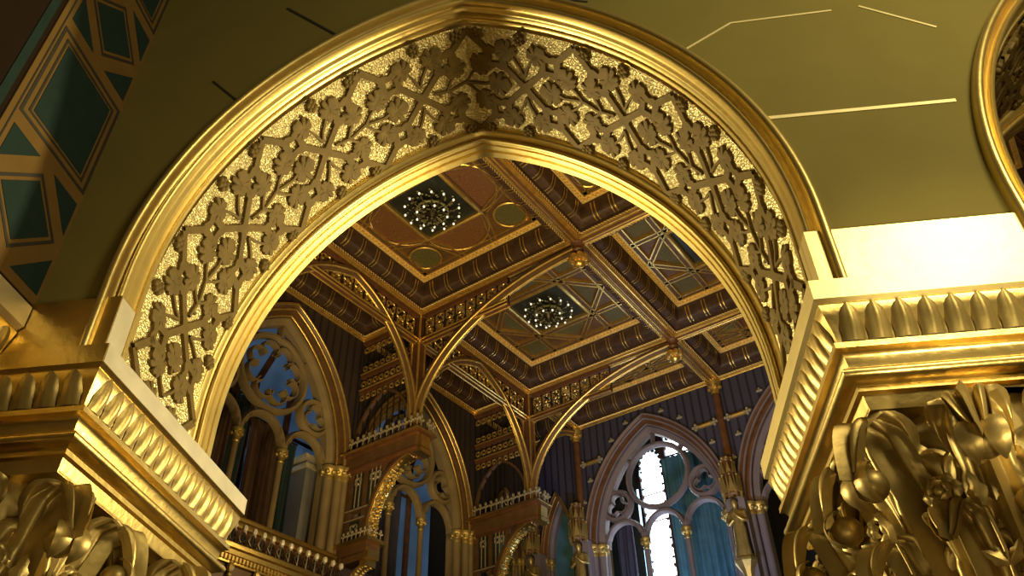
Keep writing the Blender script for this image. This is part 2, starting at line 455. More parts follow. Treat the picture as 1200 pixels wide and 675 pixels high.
def build_arch(cx, label, group):
    t = thing('gilded_arch', DOME, dp(cx, 1.0, .76), label, 'arch', group)
    f3 = to3(cx)
    m = MB()
    prof = [(.004, 1.012), (.004, .996)] + [(-.004 + .008 * cos(a), .990 - .009 * sin(a)) for a in (0, .5, 1.0, 1.57, 2.1, 2.6, 3.14)] + \
           [(-.0125, .997), (-.016, 1.004), (-.021, 1.007), (-.025, 1.004)] + \
           [(-.029 + .005 * cos(a), 1.001 - .006 * sin(a)) for a in (0, .8, 1.57, 2.3, 3.14)] + [(-.035, 1.006), (-.0325, 1.009), (-.033, 1.018), (-.036, 1.021), (-.036, 1.027), (-.0335, 1.030), (-.0345, 1.040), (-.038, 1.041), (-.040, 1.046), (-.038, 1.051), (-.034, 1.052), (-.034, 1.062), (-.02, 1.066)]
    arch_sweep(m, prof, OUT[0], OUT[1], f3, 40, .755, OUT[2])
    part('outer_moulding', m, 'gold_soft', t, smooth=50)
    m = MB()
    prof = [(.050, 1.325), (.030, 1.318), (.018, 1.316), (.012, 1.319), (.010, 1.326), (.006, 1.329)] + \
           [(.0005 + .0055 * cos(a), 1.336 - .0065 * sin(a)) for a in (0, .8, 1.57, 2.3, 3.0)] + \
           [(-.002, 1.342), (.003, 1.345), (.003, 1.352), (-.001, 1.354), (-.001, 1.366), (.004, 1.368), (.004, 1.373), (-.001, 1.375), (-.001, 1.392), (.01, 1.398), (.07, 1.40)]
    arch_sweep(m, prof, INN[0], INN[1], f3, 40, .755, INN[2])
    part('inner_moulding', m, 'gold_soft', t, smooth=50)
    f = lambda s, tt, h=0: soff(cx, s, tt, h)
    m = MB()
    m.grid([[f(SL * (i / 60 - 1), j / 6 - .5) for j in range(7)] for i in range(121)])
    part('hammered_ground', m, 'gold_hammer', t, smooth=60)
    xs, Ls, St, Be = leaf_plan()
    m = MB(); H0, H1 = -.002, .022
    e = .47 * TW; hp = PER / 2
    n = 24
    for c in xs:
        for sg in (-1, 1):                              # two straps cross at every crossing
            pts = []; wd = []
            for i in range(2 * n + 1):
                u = i / n - 1
                pts.append((c + u * hp, sg * u * e)); a = abs(abs(u) - .52)
                wd.append(.0140 + .014 * max(0, 1 - abs(abs(u) - .52) / .16) + .006 * max(0, 1 - abs(u) / .1))
            ok = [abs(x) <= SL - .004 for x, y in pts]
            # the strap opens round a lozenge hole at both quarter points
            lo = [k for k in range(2 * n + 1)]
            seg1 = [k for k in lo if -1 <= k / n - 1 <= -.59]; seg2 = [k for k in lo if -.45 <= k / n - 1 <= .45]; seg3 = [k for k in lo if k / n - 1 >= .59]
            for sgm in (seg1, seg2, seg3):
                sgm = [k for k in sgm if ok[k]]
                if len(sgm) > 1: ribbon(m, f, [pts[k] for k in sgm], [min(.022, wd[k]) for k in sgm], H0, H1)
            for u in (-.52, .52):
                if abs(c + u * hp) > SL - .03: continue
                ce = Vector((c + u * hp, sg * u * e)); dr = Vector((hp, sg * e)).normalized(); nr = Vector((-dr.y, dr.x))
                inn = []; out = []
                for i in range(16):
                    a = 2 * pi * i / 16
                    ri = .0150 / (abs(cos(a)) + abs(sin(a))); ro = .0235 + .0145 * max(0, abs(cos(2 * a)) - .35) / .65
                    inn.append(ce + dr * ri * cos(a) + nr * ri * sin(a)); out.append(ce + dr * ro * cos(a) + nr * ro * sin(a))
                cl = lambda p: f(max(-SL, min(SL, p.x)), max(-.5, min(.5, p.y / TW)), 0)
                rows = []
                for h, src in ((H0, inn), (H1, inn), (H1, out), (H0, out)):
                    rows.append([f(max(-SL, min(SL, p.x)), max(-.5, min(.5, p.y / TW)), h) for p in src])
                m.grid(rows, True, True)
    straps = m
    for s_, t_, an, sz in Ls:
        if abs(s_) > SL - .03: continue
        m = MB(); leaf_on(m, f, s_, t_ / TW, an, sz, .020, .027)
        ce = f(s_, t_, 0)
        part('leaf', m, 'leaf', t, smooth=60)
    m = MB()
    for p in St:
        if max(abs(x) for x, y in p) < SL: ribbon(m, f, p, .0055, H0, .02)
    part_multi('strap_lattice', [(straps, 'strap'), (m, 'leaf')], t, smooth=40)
    for s_, t_, an in Be:
        if abs(s_) > SL - .03: continue
        m = MB(); berries(m, f, s_, t_, an, 7, .0070)
        part('berry_cluster', m, 'leaf', t, smooth=60)
    return t
A1 = build_arch(CX, 'large gilded pointed arch with vine leaf lattice spanning the middle of the view', None)
A2 = dup(A1, DOME, dp(CX + PITCH, 1.0, .76), 'second gilded arch cut off by the right edge of the photo')

# ---- piers, imposts, columns and capitals
def acanthus(mb, P, nu=26, nv=15, lobes=4.5, depth=.16, width=1.0):
    """leaf over the frame P(u, v, h): u 0..1 up the leaf, v -1..1 across, h out of the surface (in leaf widths)"""
    rows = []
    for i in range(nu + 1):
        u = i / nu
        prof = (sin(pi * min(1, u * .60 + .25)) ** .8) * (sqrt(max(.015, 1 - ((u - .80) / .205) ** 2)) if u > .80 else 1)
        row = []
        for j in range(nv + 1):
            v = -1 + 2 * j / nv; av = abs(v)
            ph = u - .22 * av                             # lobes follow veins that run outwards and up from the midrib
            lobe = abs(sin(pi * lobes * ph)) ** .7
            wd = width * prof * (1 - .50 * (1 - lobe) * av ** 2)
            flute = abs(cos(pi * 2.5 * v + (.5 - u) * .8 * v)) ** .6
            h = depth * (.50 * flute * (.35 + .65 * min(1, u * 2)) + .30 * lobe * av + .45 * max(0, 1 - av * 6) - .35 * av ** 2)
            row.append(P(max(0, u - .04 * av * (1 - lobe)), v * wd, h))
        rows.append(row)
    mb.grid(rows)

def capital_parts(col, c, z0, z1, r0, r1, seed, lead=0.):
    """a foliage capital under parent col: bell, acanthus leaves, buds, flowers, sprigs; c = (x, y) metres"""
    rnd = random.Random(seed)
    H = z1 - z0
    def bell_r(u): return r0 + (r1 - r0) * (u ** 2.4)
    m = MB(); m.lathe([(r0 + .03, -.06)] + [(r0 + .045 * cos(a), -.02 + .035 * sin(a)) for a in (-1.2, -.6, 0, .6, 1.2)] + [(bell_r(u / 12), H * u / 12) for u in range(13)] + [(r1 + .05, H), (.02, H)], (c[0], c[1], z0), 36)
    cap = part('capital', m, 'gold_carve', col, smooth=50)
    def bellP(th, r, z): return Vector((c[0] + r * cos(th), c[1] + r * sin(th), z))
    for tier, (nl, uh, curl, wid, ph) in enumerate(((8, .60, .12, .215, 0), (8, .98, .16, .25, pi / 8))):
        for k in range(nl):
            th0 = lead + 2 * pi * k / nl + ph; hz = H * uh * rnd.uniform(.96, 1.03)
            def P(u, v, h, th0=th0, hz=hz, curl=curl, wid=wid):
                ub = min(u, .80) / .80; z = z0 + hz * (ub * .95 + (0 if u < .80 else .06 * sin((u - .80) / .20 * pi)))
                out = .02 + curl * (u ** 3) + (0 if u < .80 else curl * .75 * sin((u - .80) / .20 * pi * .5))
                if u > .86: z -= hz * .20 * ((u - .86) / .14) ** 1.4
                r = bell_r(min(1, (z - z0) / H)) + out + h * .36 - abs(v) ** 2 * .12 * curl
                return bellP(th0 + v * wid / (r + .02) , r - .22 * wid * abs(v) ** 2, z)
            mm = MB(); acanthus(mm, P, 56, 34, 5.5, .36, 1.0)
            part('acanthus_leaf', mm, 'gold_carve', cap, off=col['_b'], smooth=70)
    for k in range(8):                                   # rolled bud in the eye of each upper leaf and a flower between them
        th = lead + 2 * pi * k / 8 + pi / 8
        b = MB(); r = bell_r(.9) + .255
        p = bellP(th, r, z0 + H * .73)
        b.ball(p, .074, 18, 1, 1, .95)
        nn = Vector((cos(th), sin(th), 0)); t1 = Vector((-sin(th), cos(th), 0)); t2 = Vector((0, 0, 1))
        for sg in (-1, 1):                               # calyx leaves folding round the bud
            rows = []
            for i in range(9):
                a = -1.5 + 2.9 * i / 8; ww = .055 * sin(pi * (i + .6) / 9.2)
                rows.append([p + (nn * cos(a) + t2 * -sin(a)) * (.086 + .010 * (1 - v * v)) + t1 * (sg * .048 + ww * .8 * v) for v in (-1, -.5, 0, .5, 1)])
            b.grid(rows)
        part('bud', b, 'gold_carve', cap, off=col['_b'], smooth=60)
        th = lead + 2 * pi * k / 8
        fl_ = MB(); r = bell_r(.72) + .15; p = bellP(th, r, z0 + H * .64)
        t1 = Vector((-sin(th), cos(th), 0)); t2 = Vector((0, 0, 1)); nn = Vector((cos(th), sin(th), 0))
        for ringn, rr, hh, sz in ((6, .070, 0, .045), (5, .040, .028, .034)):
            for j in range(ringn):
                a = 2 * pi * j / ringn + hh * 9
                rows = []
                d = t1 * cos(a) + t2 * sin(a); e = -t1 * sin(a) + t2 * cos(a)
                for i in range(6):
                    u = i / 5; ww = sz * sin(pi * (.12 + .80 * u))
                    rows.append([p + d * (.012 + rr * u) + e * ww * v + nn * (hh + .035 * sin(u * 2.6) - .02 * v * v) for v in (-1, -.5, 0, .5, 1)])
                fl_.grid(rows)
        fl_.ball(p + nn * .035, .024, 10)
        part('rosette', fl_, 'gold_carve', cap, off=col['_b'], smooth=60)
        # a slim sprig of three leaves climbing the bell
        sp = MB(); th = lead + 2 * pi * k / 8 + .16
        stem = [bellP(th + .10 * sin(u * 2.2), bell_r(u * .6) + .125 + .06 * u, z0 + H * (.05 + .50 * u)) for u in [i / 8 for i in range(9)]]
        sp.tube(stem, [.011 - .004 * i / 8 for i in range(9)], 7)
        for (u, da, sz) in ((8, 0, .085), (5, -.9, .06), (5, .9, .06)):
            p = stem[u]; rows = []
            d = t2 * cos(da) + t1 * sin(da); e = -t2 * sin(da) + t1 * cos(da); nn2 = Vector((cos(th), sin(th), 0))
            for i in range(7):
                x = i / 6; ww = sz * .42 * sin(pi * min(1, .1 + .86 * x)) * (1 + .22 * cos(x * 14))
                rows.append([p + d * sz * 1.5 * x + e * ww * v + nn2 * (.045 * x * x + .022 * (1 - abs(v))) for v in (-1, -.6, -.25, 0, .25, .6, 1)])
            sp.grid(rows)
        part('sprig', sp, 'gold_carve', cap, off=col['_b'], smooth=60)
    return cap

def leaf_band(mb, p0, p1, outv, zt, zb, oi_t, oi_b, n):
    """upright curled leaves along a cornice from p0 to p1: outv = outward unit, offsets from the line at top and bottom"""
    p0, p1, outv = Vector(p0), Vector(p1), Vector(outv)
    al = (p1 - p0) / n
    for i in range(n):
        b = p0 + al * (i + .5); hw = al.length * .47; tv = al.normalized()
        rows = []
        for r in range(9):
            u = r / 8; z = zb + (zt - zb) * u
            o = oi_b + (oi_t - oi_b) * (u ** 1.6)
            w_ = hw * 1.04 * (sqrt(max(.02, 1 - (max(0, u - .42) / .585) ** 2))) * (1 - .10 * abs(sin(2.6 * pi * u)))
            rows.append([b + tv * w_ * v + outv * (o + .004 + .034 * (cos(v * pi / 2) ** .8) * sin(pi * min(1, .12 + u * .86)) * (.78 + .22 * abs(cos(v * pi * 1.5)))) + Vector((0, 0, z)) for v in (-1, -.8, -.6, -.4, -.2, 0, .2, .4, .6, .8, 1)])
        mb.grid(rows)

def build_pier(x0, x1, cxm, labels, seed):
    """x0, x1: the faces of the pier block in arch units (jamb faces); impost + two columns"""
    zt, y0, y1 = .868, 1.0, 1.50
    imp = thing('impost', DOME, dp((x0 + x1) / 2, 1.25, .56), labels[0], 'impost')
    m = MB()
    m.box(x0 * S, x1 * S, (y0 - .006) * S, 1.052 * S, .752 * S, zt * S); m.box((x0 + .03) * S, (x1 - .03) * S, 1.052 * S, 1.40 * S, .752 * S, zt * S)
    part('springer_block', m, 'gold_lit' if x0 > 0 else 'gold', imp, smooth=0)
    # slab, leaf band, hollow and rolls: (outward, height) from the block faces
    e = .034
    prof = [(-.02, .753), (.020, .753), (.026, .750), (.026, .716), (.022, .713), (.019, .711)]
    m = MB(); rect_sweep(m, [(-o * S, z * S) for o, z in prof], x0 * S, x1 * S, (y0 - .006) * S, 1.53 * S)
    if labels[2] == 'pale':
        pl_ = MB(); pl_.box((x1 + .0255) * S, (x1 + .0268) * S, (y0 - .030) * S, 1.554 * S, .7165 * S, .7495 * S); pl_.box(x1 * S, (x1 + .0008) * S, (y0 - .004) * S, 1.05 * S, .756 * S, .866 * S)  # thin pale plates put the daylight on the jamb side into the colour
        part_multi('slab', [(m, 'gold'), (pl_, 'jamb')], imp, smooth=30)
    else: part('slab', m, 'gold_lit', imp, smooth=30)
    prof = [(.019, .711), (.021, .706), (.016, .690), (.008, .665), (.006, .648), (.014, .646), (.014, .637), (.007, .634), (.002, .626), (.000, .612), (.006, .606)] + \
           [(.006 + .009 * sin(a), .598 + .008 * cos(a)) for a in (0, .6, 1.2, 1.57, 2.1, 2.7)] + [(.002, .588), (-.004, .584), (-.004, .576), (-.010, .573), (-.012, .560), (-.014, .552)]
    m = MB(); rect_sweep(m, [(-o * S, z * S) for o, z in prof], x0 * S, x1 * S, (y0 - .006) * S, 1.53 * S)
    m.box((x0 + .013) * S, (x1 - .013) * S, (y0 + .01) * S, 1.515 * S, .553 * S, .60 * S)
    part('moulded_abacus', m, 'gold', imp, smooth=40)
    m = MB()
    ya, yb = y0 - .006, 1.53
    zt_, zb_ = .709 * S, .650 * S
    n1 = max(4, int((x1 - x0) / .034))
    leaf_band(m, dp(x0 + .0, ya, 0), dp(x1, ya, 0), (0, -1, 0), zt_, zb_, .020 * S, .007 * S, n1)
    leaf_band(m, dp(x0, ya, 0), dp(x0, yb, 0), (-1, 0, 0), zt_, zb_, .020 * S, .007 * S, 16)
    leaf_band(m, dp(x1, ya, 0), dp(x1, yb, 0), (1, 0, 0), zt_, zb_, .020 * S, .007 * S, 15)
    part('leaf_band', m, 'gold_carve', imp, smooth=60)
    for i, yy in enumerate((1.12, 1.40)):
        c = (cxm * S, yy * S)
        col = thing('column', DOME, (c[0], c[1], -EYE), labels[3 + i], 'column', kind='thing')
        zc0, zc1 = .20 * S, .555 * S
        sh = MB(); sh.lathe([(.52, 0), (.52, .18), (.46, .20), (.46, .30), (.42, .34), (.36, .40), (.33, .46), (.32, .5), (.32, zc0 + EYE - .05), (.01, zc0 + EYE - .05)], (c[0], c[1], -EYE), 36)
        part('shaft', sh, 'stone', col, smooth=40)
        capital_parts(col, c, zc0, zc1, .33, .40, seed + i, lead=-pi / 2 + pi / 8 * (i % 2))
    return imp
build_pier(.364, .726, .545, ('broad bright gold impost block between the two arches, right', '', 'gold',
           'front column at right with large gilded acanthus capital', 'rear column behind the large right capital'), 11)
build_pier(-.955, -.764, -.945, ('impost at the left foot of the large arch with slab side painted pale as daylit', '', 'pale',
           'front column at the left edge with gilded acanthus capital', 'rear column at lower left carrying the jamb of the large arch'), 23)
# impost that runs towards the viewer under the lozenge band
imp = thing('impost', DOME, dp(-1.05, .6, .56), 'impost under the painted lozenge band at the left edge', 'impost')
def run_profile(mb, prof, xf, d0, d1):
    mb.grid([[((xf + o) * S, d0 * S, z * S) for o, z in prof], [((xf + o) * S, d1 * S, z * S) for o, z in prof]])
m = MB(); run_profile(m, [(-.2, .861), (.004, .861), (.010, .858), (.010, .818), (.004, .814), (.0, .812)], -.93, .15, .992); part('slab', m, 'gold_pale', imp, smooth=30)
m = MB(); run_profile(m, [(.0, .812), (.002, .806), (-.006, .785), (-.016, .755), (-.016, .745), (-.008, .742), (-.008, .730), (-.018, .726), (-.026, .712), (-.026, .70)] + [(-.026 + .012 * sin(a), .688 + .012 * cos(a)) for a in (0, .7, 1.57, 2.4, 3.1)] + [(-.04, .66), (-.2, .655)], -.93, .15, .992); part('moulded_abacus', m, 'gold', imp, smooth=40)
m = MB(); leaf_band(m, dp(-.93, .15, 0), dp(-.93, .992, 0), (1, 0, 0), .808 * S, .750 * S, .0, -.016 * S, 21); part('leaf_band', m, 'gold_carve', imp, smooth=60)

# ================================================================== THE HALL BEYOND
V0, V1, V2, V3 = -9.05, -5.29, -1.53, 2.23            # beam lines across the hall (local x)
UB, UA, UF, UE = 6.01, 9.845, 13.68, 15.85            # frames along the hall (local y); UE = end wall
ZC = 10.0; ZF = 10.56; WALL = -10.6
hv = lambda x, z, y: (x, y, z)                        # plane across the hall
def lz(x, z, d): return (d, x, z)                     # plane along the hall: x runs along the hall, d = local x

# ---- ceiling: beams and coffers
c = MB(); c.box(-11, 8, 3.0, UE + .3, 11.3, 11.5)
for v in (V2, V3): c.box(v - .05, v + .05, 3.6, UE, ZC - .03, 11.4)
c.box(WALL, 7.0, UB - .05, UB + .05, ZC - .03, 11.4)
single('ceiling', c, 'shadow', HALL, (-2, 9, 11.3), kind='structure', smooth=0)

def coffer(x0, x1, y0, y1, kind, label, group, half=None):
    cx, cy = (x0 + x1) / 2, (y0 + y1) / 2
    t = thing('coffer', HALL, (cx, cy, ZC), label, 'coffer', group)
    # gilded beam edge with three beads
    m = MB(); b = .085
    prof = [(-.02, ZC + .05), (-.02, ZC - .0)] + [(.0 + .022 * sin(a) - .0, ZC - .012 - .022 * (1 - cos(a)) * .5) for a in (0, .8, 1.6)] + [(.035, ZC), (.05, ZC - .012), (.068, ZC - .012), (.078, ZC + .01), (b, ZC + .03)]
    rect_sweep(m, prof, x0, x1, y0, y1); part('gilded_edge', m, 'ceil_gold', t, smooth=35)
    # rope bead
    m = MB()
    step = .062
    def along(e, z, fn):
        P = [(x0 + e, y0 + e), (x1 - e, y0 + e), (x1 - e, y1 - e), (x0 + e, y1 - e)]
        for i in range(4):
            a = Vector((*P[i], z)); q = Vector((*P[(i + 1) % 4], z)); n = max(1, int((q - a).length / step))
            for k in range(n):
                fn(a + (q - a) * ((k + .5) / n), (q - a).normalized())
    def rope(p, d):
        nn = Vector((-d.y, d.x, 0)); u = (d + nn * .55).normalized() * .030
        s_ = Vector((u.y, -u.x, 0)) * .35
        m.add([p - u - s_, p + u - s_, p + u + s_, p - u + s_, p + Vector((0, 0, -.022)) - u * .6, p + Vector((0, 0, -.022)) + u * .6], [(0, 1, 5, 4), (2, 3, 4, 5), (1, 2, 5), (3, 0, 4)])
    along(b + .03, ZC + .03, rope)
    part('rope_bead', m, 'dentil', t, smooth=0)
    # cove with a bound bundle roll
    m = MB()
    prof = [(b, ZC + .03), (b + .06, ZC + .03)] + [(b + .06 + .235 * (1 - cos(a)) , ZC + .05 + .40 * sin(a)) for a in [pi / 2 * i / 8 for i in range(9)]]
    prof = [(b, ZC + .03), (b + .055, ZC + .035), (b + .06, ZC + .07)] + [(b + .16 - .105 * cos(a) + .0, ZC + .22 + .15 * sin(a) - .06 * cos(a) * 0) for a in [-.9 + 2.6 * i / 9 for i in range(10)]][:10] + [(b + .235, ZC + .42), (b + .235, ZC + .47)]
    prof = [(b, ZC + .03), (b + .055, ZC + .035), (b + .055, ZC + .09)]
    for i in range(10):
        a = radians(-160 + 140 * i / 9)
        pass
    roll = [(b + .06 + .20 * u - .055 * sin(pi * u), ZC + .10 + .30 * u - .085 * sin(pi * u) * .6) for u in [i / 10 for i in range(11)]]
    roll = [(e + .10 * sin(pi * i / 10), z - .03 * sin(pi * i / 10)) for i, (e, z) in enumerate(roll)]
    prof += roll + [(b + .275, ZC + .42), (b + .275, ZC + .46)]
    rect_sweep(m, prof, x0, x1, y0, y1); cove_mb = m
    m = MB()
    P = [(x0, y0), (x1, y0), (x1, y1), (x0, y1)]; nrm = [(0, 1), (-1, 0), (0, -1), (1, 0)]
    for i in range(4):
        a = Vector(P[i]); q = Vector(P[(i + 1) % 4]); L = (q - a).length; d = (q - a) / L; nn = Vector(nrm[i])
        n = max(2, int(L / .36))
        for k in range(n):
            for off in (-.035, .035):
                s_ = (k + .5) / n * L + off
                rows = []
                for hw in (-.011, .011):
                    row = []
                    for e, z in roll:
                        if s_ < e + .05 or s_ > L - e - .05: continue
                        p = a + d * (s_ + hw) + nn * (e + .012); row.append((p.x, p.y, z - .012))
                    rows.append(row)
                if len(rows[0]) > 3: m.grid(rows)
    part_multi('cove', [(cove_mb, 'cove'), (m, 'ceil_gold')], t, smooth=50)
    # dentil course
    m = MB(); e1 = b + .275
    prof = [(e1 - .01, ZC + .44), (e1 + .02, ZC + .44), (e1 + .025, ZC + .46), (e1 + .035, ZC + .50), (e1 + .055, ZC + .50), (e1 + .06, ZC + .515), (e1 + .085, ZC + .515), (e1 + .09, ZF)]
    rect_sweep(m, [q for q in prof], x0, x1, y0, y1)
    step = .085
    def dent(p, d):
        nn = Vector((-d.y, d.x, 0)); u = d * .022; w_ = nn * .026; z = Vector((0, 0, .03))
        v = [p - u - w_ - z, p + u - w_ - z, p + u + w_ - z, p - u + w_ - z, p - u - w_ + z, p + u - w_ + z, p + u + w_ + z, p - u + w_ + z]
        m.add(v, [(0, 1, 2, 3), (0, 1, 5, 4), (1, 2, 6, 5), (2, 3, 7, 6), (3, 0, 4, 7)])
    along(e1 + .03, ZC + .485, dent)
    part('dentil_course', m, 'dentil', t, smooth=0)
    e2 = e1 + .09
    fx0, fx1, fy0, fy1 = x0 + e2, x1 - e2, y0 + e2, y1 - e2
    m = MB(); m.quad((fx0, fy0, ZF), (fx1, fy0, ZF), (fx1, fy1, ZF), (fx0, fy1, ZF)); part('field', m, 'wood_red' if kind != 'dim' else 'wood', t, smooth=0)
    hx, hy = (fx1 - fx0) / 2, (fy1 - fy0) / 2
    ribs = MB(); gl = MB(); gr = []; rd = []
    def seg(a, q, wd=.10, hgt=.05, line=True):
        a = Vector(a); q = Vector(q); d = (q - a).normalized(); nn = Vector((-d.y, d.x))
        for (mb_, w_, z0_, z1_) in ((ribs, wd, ZF, ZF - hgt),):
            P4 = [a + nn * w_ / 2, q + nn * w_ / 2, q - nn * w_ / 2, a - nn * w_ / 2]
            mb_.prism([(cx + p.x, cy + p.y, z0_) for p in P4], (0, 0, z1_ - z0_))
        if line:
            for sg in (-1, 1):
                P4 = [a + nn * (sg * wd / 2 + .012), q + nn * (sg * wd / 2 + .012), q + nn * (sg * wd / 2 - .012), a + nn * (sg * wd / 2 - .012)]
                gl.prism([(cx + p.x, cy + p.y, ZF) for p in P4], (0, 0, -hgt - .012))
    def poly(lst, pts, z=ZF - .006):
        mb_ = MB(); mb_.ngon([(cx + x, cy + y, z) for x, y in pts]); lst.append(mb_)
    def disc(mb_, x, y, r, a0=0, a1=2 * pi, n=28, z=ZF - .008):
        poly(mb_, [(x + r * cos(a0 + (a1 - a0) * i / n), y + r * sin(a0 + (a1 - a0) * i / n)) for i in range(n + (0 if a1 - a0 > 6.2 else 1))], z)
    def hoop(x, y, r, a0=0, a1=2 * pi, n=32):
        full = a1 - a0 > 6.2
        gl.tube([(cx + x + r * cos(a0 + (a1 - a0) * i / n), cy + y + r * sin(a0 + (a1 - a0) * i / n), ZF - .03) for i in range(n if full else n + 1)], .022, 6, closed=full)
    fr = .06
    for a, q in (((-hx, -hy + fr), (hx, -hy + fr)), ((-hx, hy - fr), (hx, hy - fr)), ((-hx + fr, -hy), (-hx + fr, hy)), ((hx - fr, -hy), (hx - fr, hy))): seg(a, q, .10, .05)
    if kind in ('round', 'star'):
        h_ = .60
        # the square well in the middle
        well = MB()
        rect_sweep(well, [(-.07, ZF), (-.07, ZF - .07), (-.03, ZF - .085), (.0, ZF - .07), (.0, ZF + .0), (.02, ZF + .05), (.05, ZF + .05), (.05, ZF + .45)], cx - h_, cx + h_, cy - h_, cy + h_)
        part('square_well', well, 'ceil_gold', t, smooth=30)
        wb = MB(); wb.quad((cx - h_, cy - h_, ZF - .004), (cx + h_, cy - h_, ZF - .004), (cx + h_, cy + h_, ZF - .004), (cx - h_, cy + h_, ZF - .004))
        part('well_panel', wb, 'darkglass', t, smooth=0)
    if kind == 'round':
        R1 = .62
        for sx, sy in ((1, 0), (-1, 0), (0, 1), (0, -1)):
            a = atan2(sy, sx)
            disc(rd, sx * .68, sy * .68, R1, a - pi / 2, a + pi / 2); hoop(sx * .68, sy * .68, R1 + .01, a - pi / 2, a + pi / 2)
            sd = (-sy, sx)
            seg((sx * .68 - sd[0] * R1, sx * 0 + sy * .68 - sd[1] * R1), (sx * .68 + sd[0] * R1, sy * .68 + sd[1] * R1), .03, .04, False)
        for sx in (-1, 1):
            for sy in (-1, 1):
                disc(gr, sx * 1.02, sy * 1.02, .30); hoop(sx * 1.02, sy * 1.02, .31)
        k_ = .74
        for sx in (-1, 1):
            for sy in (-1, 1):
                seg((sx * hx, sy * .36), (sx * .66, sy * .66), .10, .045); seg((sx * .36, sy * hy), (sx * .66, sy * .66), .10, .045)
    elif kind in ('star', 'dim'):
        k_ = .72 if hx > 1 else hx * .5
        ky = .72 if hy > 1 else hy * .5
        seg((-k_, -hy), (-k_, hy)); seg((k_, -hy), (k_, hy)); seg((-hx, -ky), (hx, -ky)); seg((-hx, ky), (hx, ky))
        P = [(hx - .05, 0), (0, hy - .05), (-hx + .05, 0), (0, -hy + .05)]
        for i in range(4): seg(P[i], P[(i + 1) % 4], .09)
        for sx in (-1, 1):
            for sy in (-1, 1):
                poly(gr, [(sx * (k_ + .1), sy * (ky + .1)), (sx * (hx - .14), sy * (ky + .1)), (sx * (hx - .14), sy * (hy - .14)), (sx * (k_ + .1), sy * (hy - .14))])
        for sx, sy in ((1, 0), (-1, 0), (0, 1), (0, -1)):
            if sx: poly(gr, [(sx * (k_ + .1), -ky * .72), (sx * (k_ + .1), ky * .72), (sx * (hx - .26), 0)])
            else: poly(gr, [(-k_ * .72, sy * (ky + .1)), (k_ * .72, sy * (ky + .1)), (0, sy * (hy - .26))])
    part('strap_ribs', ribs, 'wood_red', t, smooth=0)
    part('gilt_fillet', gl, 'ceil_gold', t, smooth=40)
    for q in gr: part('green_panel', q, 'green_orn', t, smooth=0)
    for q in rd: part('red_panel', q, 'red_orn', t, smooth=0)
    return t

bw = .05
def beam(name, x0, x1, y0, y1, label, grp):
    m = MB(); z0 = ZC - .03; z1 = 10.7
    m.box(x0, x1, y0, y1, z0, z1)
    t = single('ceiling_beam', m, 'wood', HALL, ((x0 + x1) / 2, (y0 + y1) / 2, z0), label, 'beam', grp, 'thing', smooth=0)
    g_ = MB()
    if x1 - x0 > y1 - y0:
        for yy in ((y0 + y1) / 2,): g_.tube([(x0, yy, z0), (x1, yy, z0)], .02, 8)
    else:
        g_.tube([((x0 + x1) / 2, y0, z0), ((x0 + x1) / 2, y1, z0)], .02, 8)
    part('gilt_bead', g_, 'ceil_gold', t, smooth=50)
gl_ = {V0: 'long ceiling beam above the left row of posts', V1: 'long ceiling beam through the two pendant bosses', V2: 'long ceiling beam behind the right side of the arch', V3: 'long ceiling beam seen through the second arch'}
for v in (V0, V1): beam('b', v - bw, v + bw, 3.6, UE, gl_[v], None)
for u, lab in ((UA, 'middle cross beam meeting at the nearer pendant boss'), (UF, 'cross beam near the end wall meeting at the far pendant')):
    beam('b', WALL, 7.0, u - bw, u + bw, lab, None)
lay = {
    (0, 1): ('round', 'ceiling coffer with red half rounds around the nearer chandelier'),
    (0, 2): ('star', 'star pattern ceiling coffer around the second chandelier'),
    (0, 3): ('dim', 'narrow dim coffer against the end wall over the large window'),
    (1, 0): ('star', 'coffer cut by the crown of the arch, upper right'),
    (1, 1): ('round', 'coffer with green corner rounds right of the central beam'),
    (1, 2): ('star', 'coffer at the far right beside the arch jamb'),
    (1, 3): ('dim', 'narrow coffer at far right over the next end window'),
    (2, 2): ('star', 'coffer seen through the second arch at right edge'),
    (2, 1): ('round', 'dark coffer seen just inside the second arch'),
}
vs = [V0, V1, V2, V3, 6.0]; us = [(UB - 3.83, UB), (UB, UA), (UA, UF), (UF, UE)]
for (i, j), (kd, lab) in lay.items():
    coffer(vs[i] + bw, vs[i + 1] - bw, us[j][0] + bw, us[j][1] - bw, kd, lab, 'ceiling coffers of the hall')
for j, lab in ((1, 'low side aisle coffer above the left window'), (2, 'side aisle coffer above the second window'), (3, 'side aisle coffer in the far left corner')):
    coffer(WALL + .03, V0 - bw, us[j][0] + bw, us[j][1] - bw, 'dim', lab, 'ceiling coffers of the side aisle')

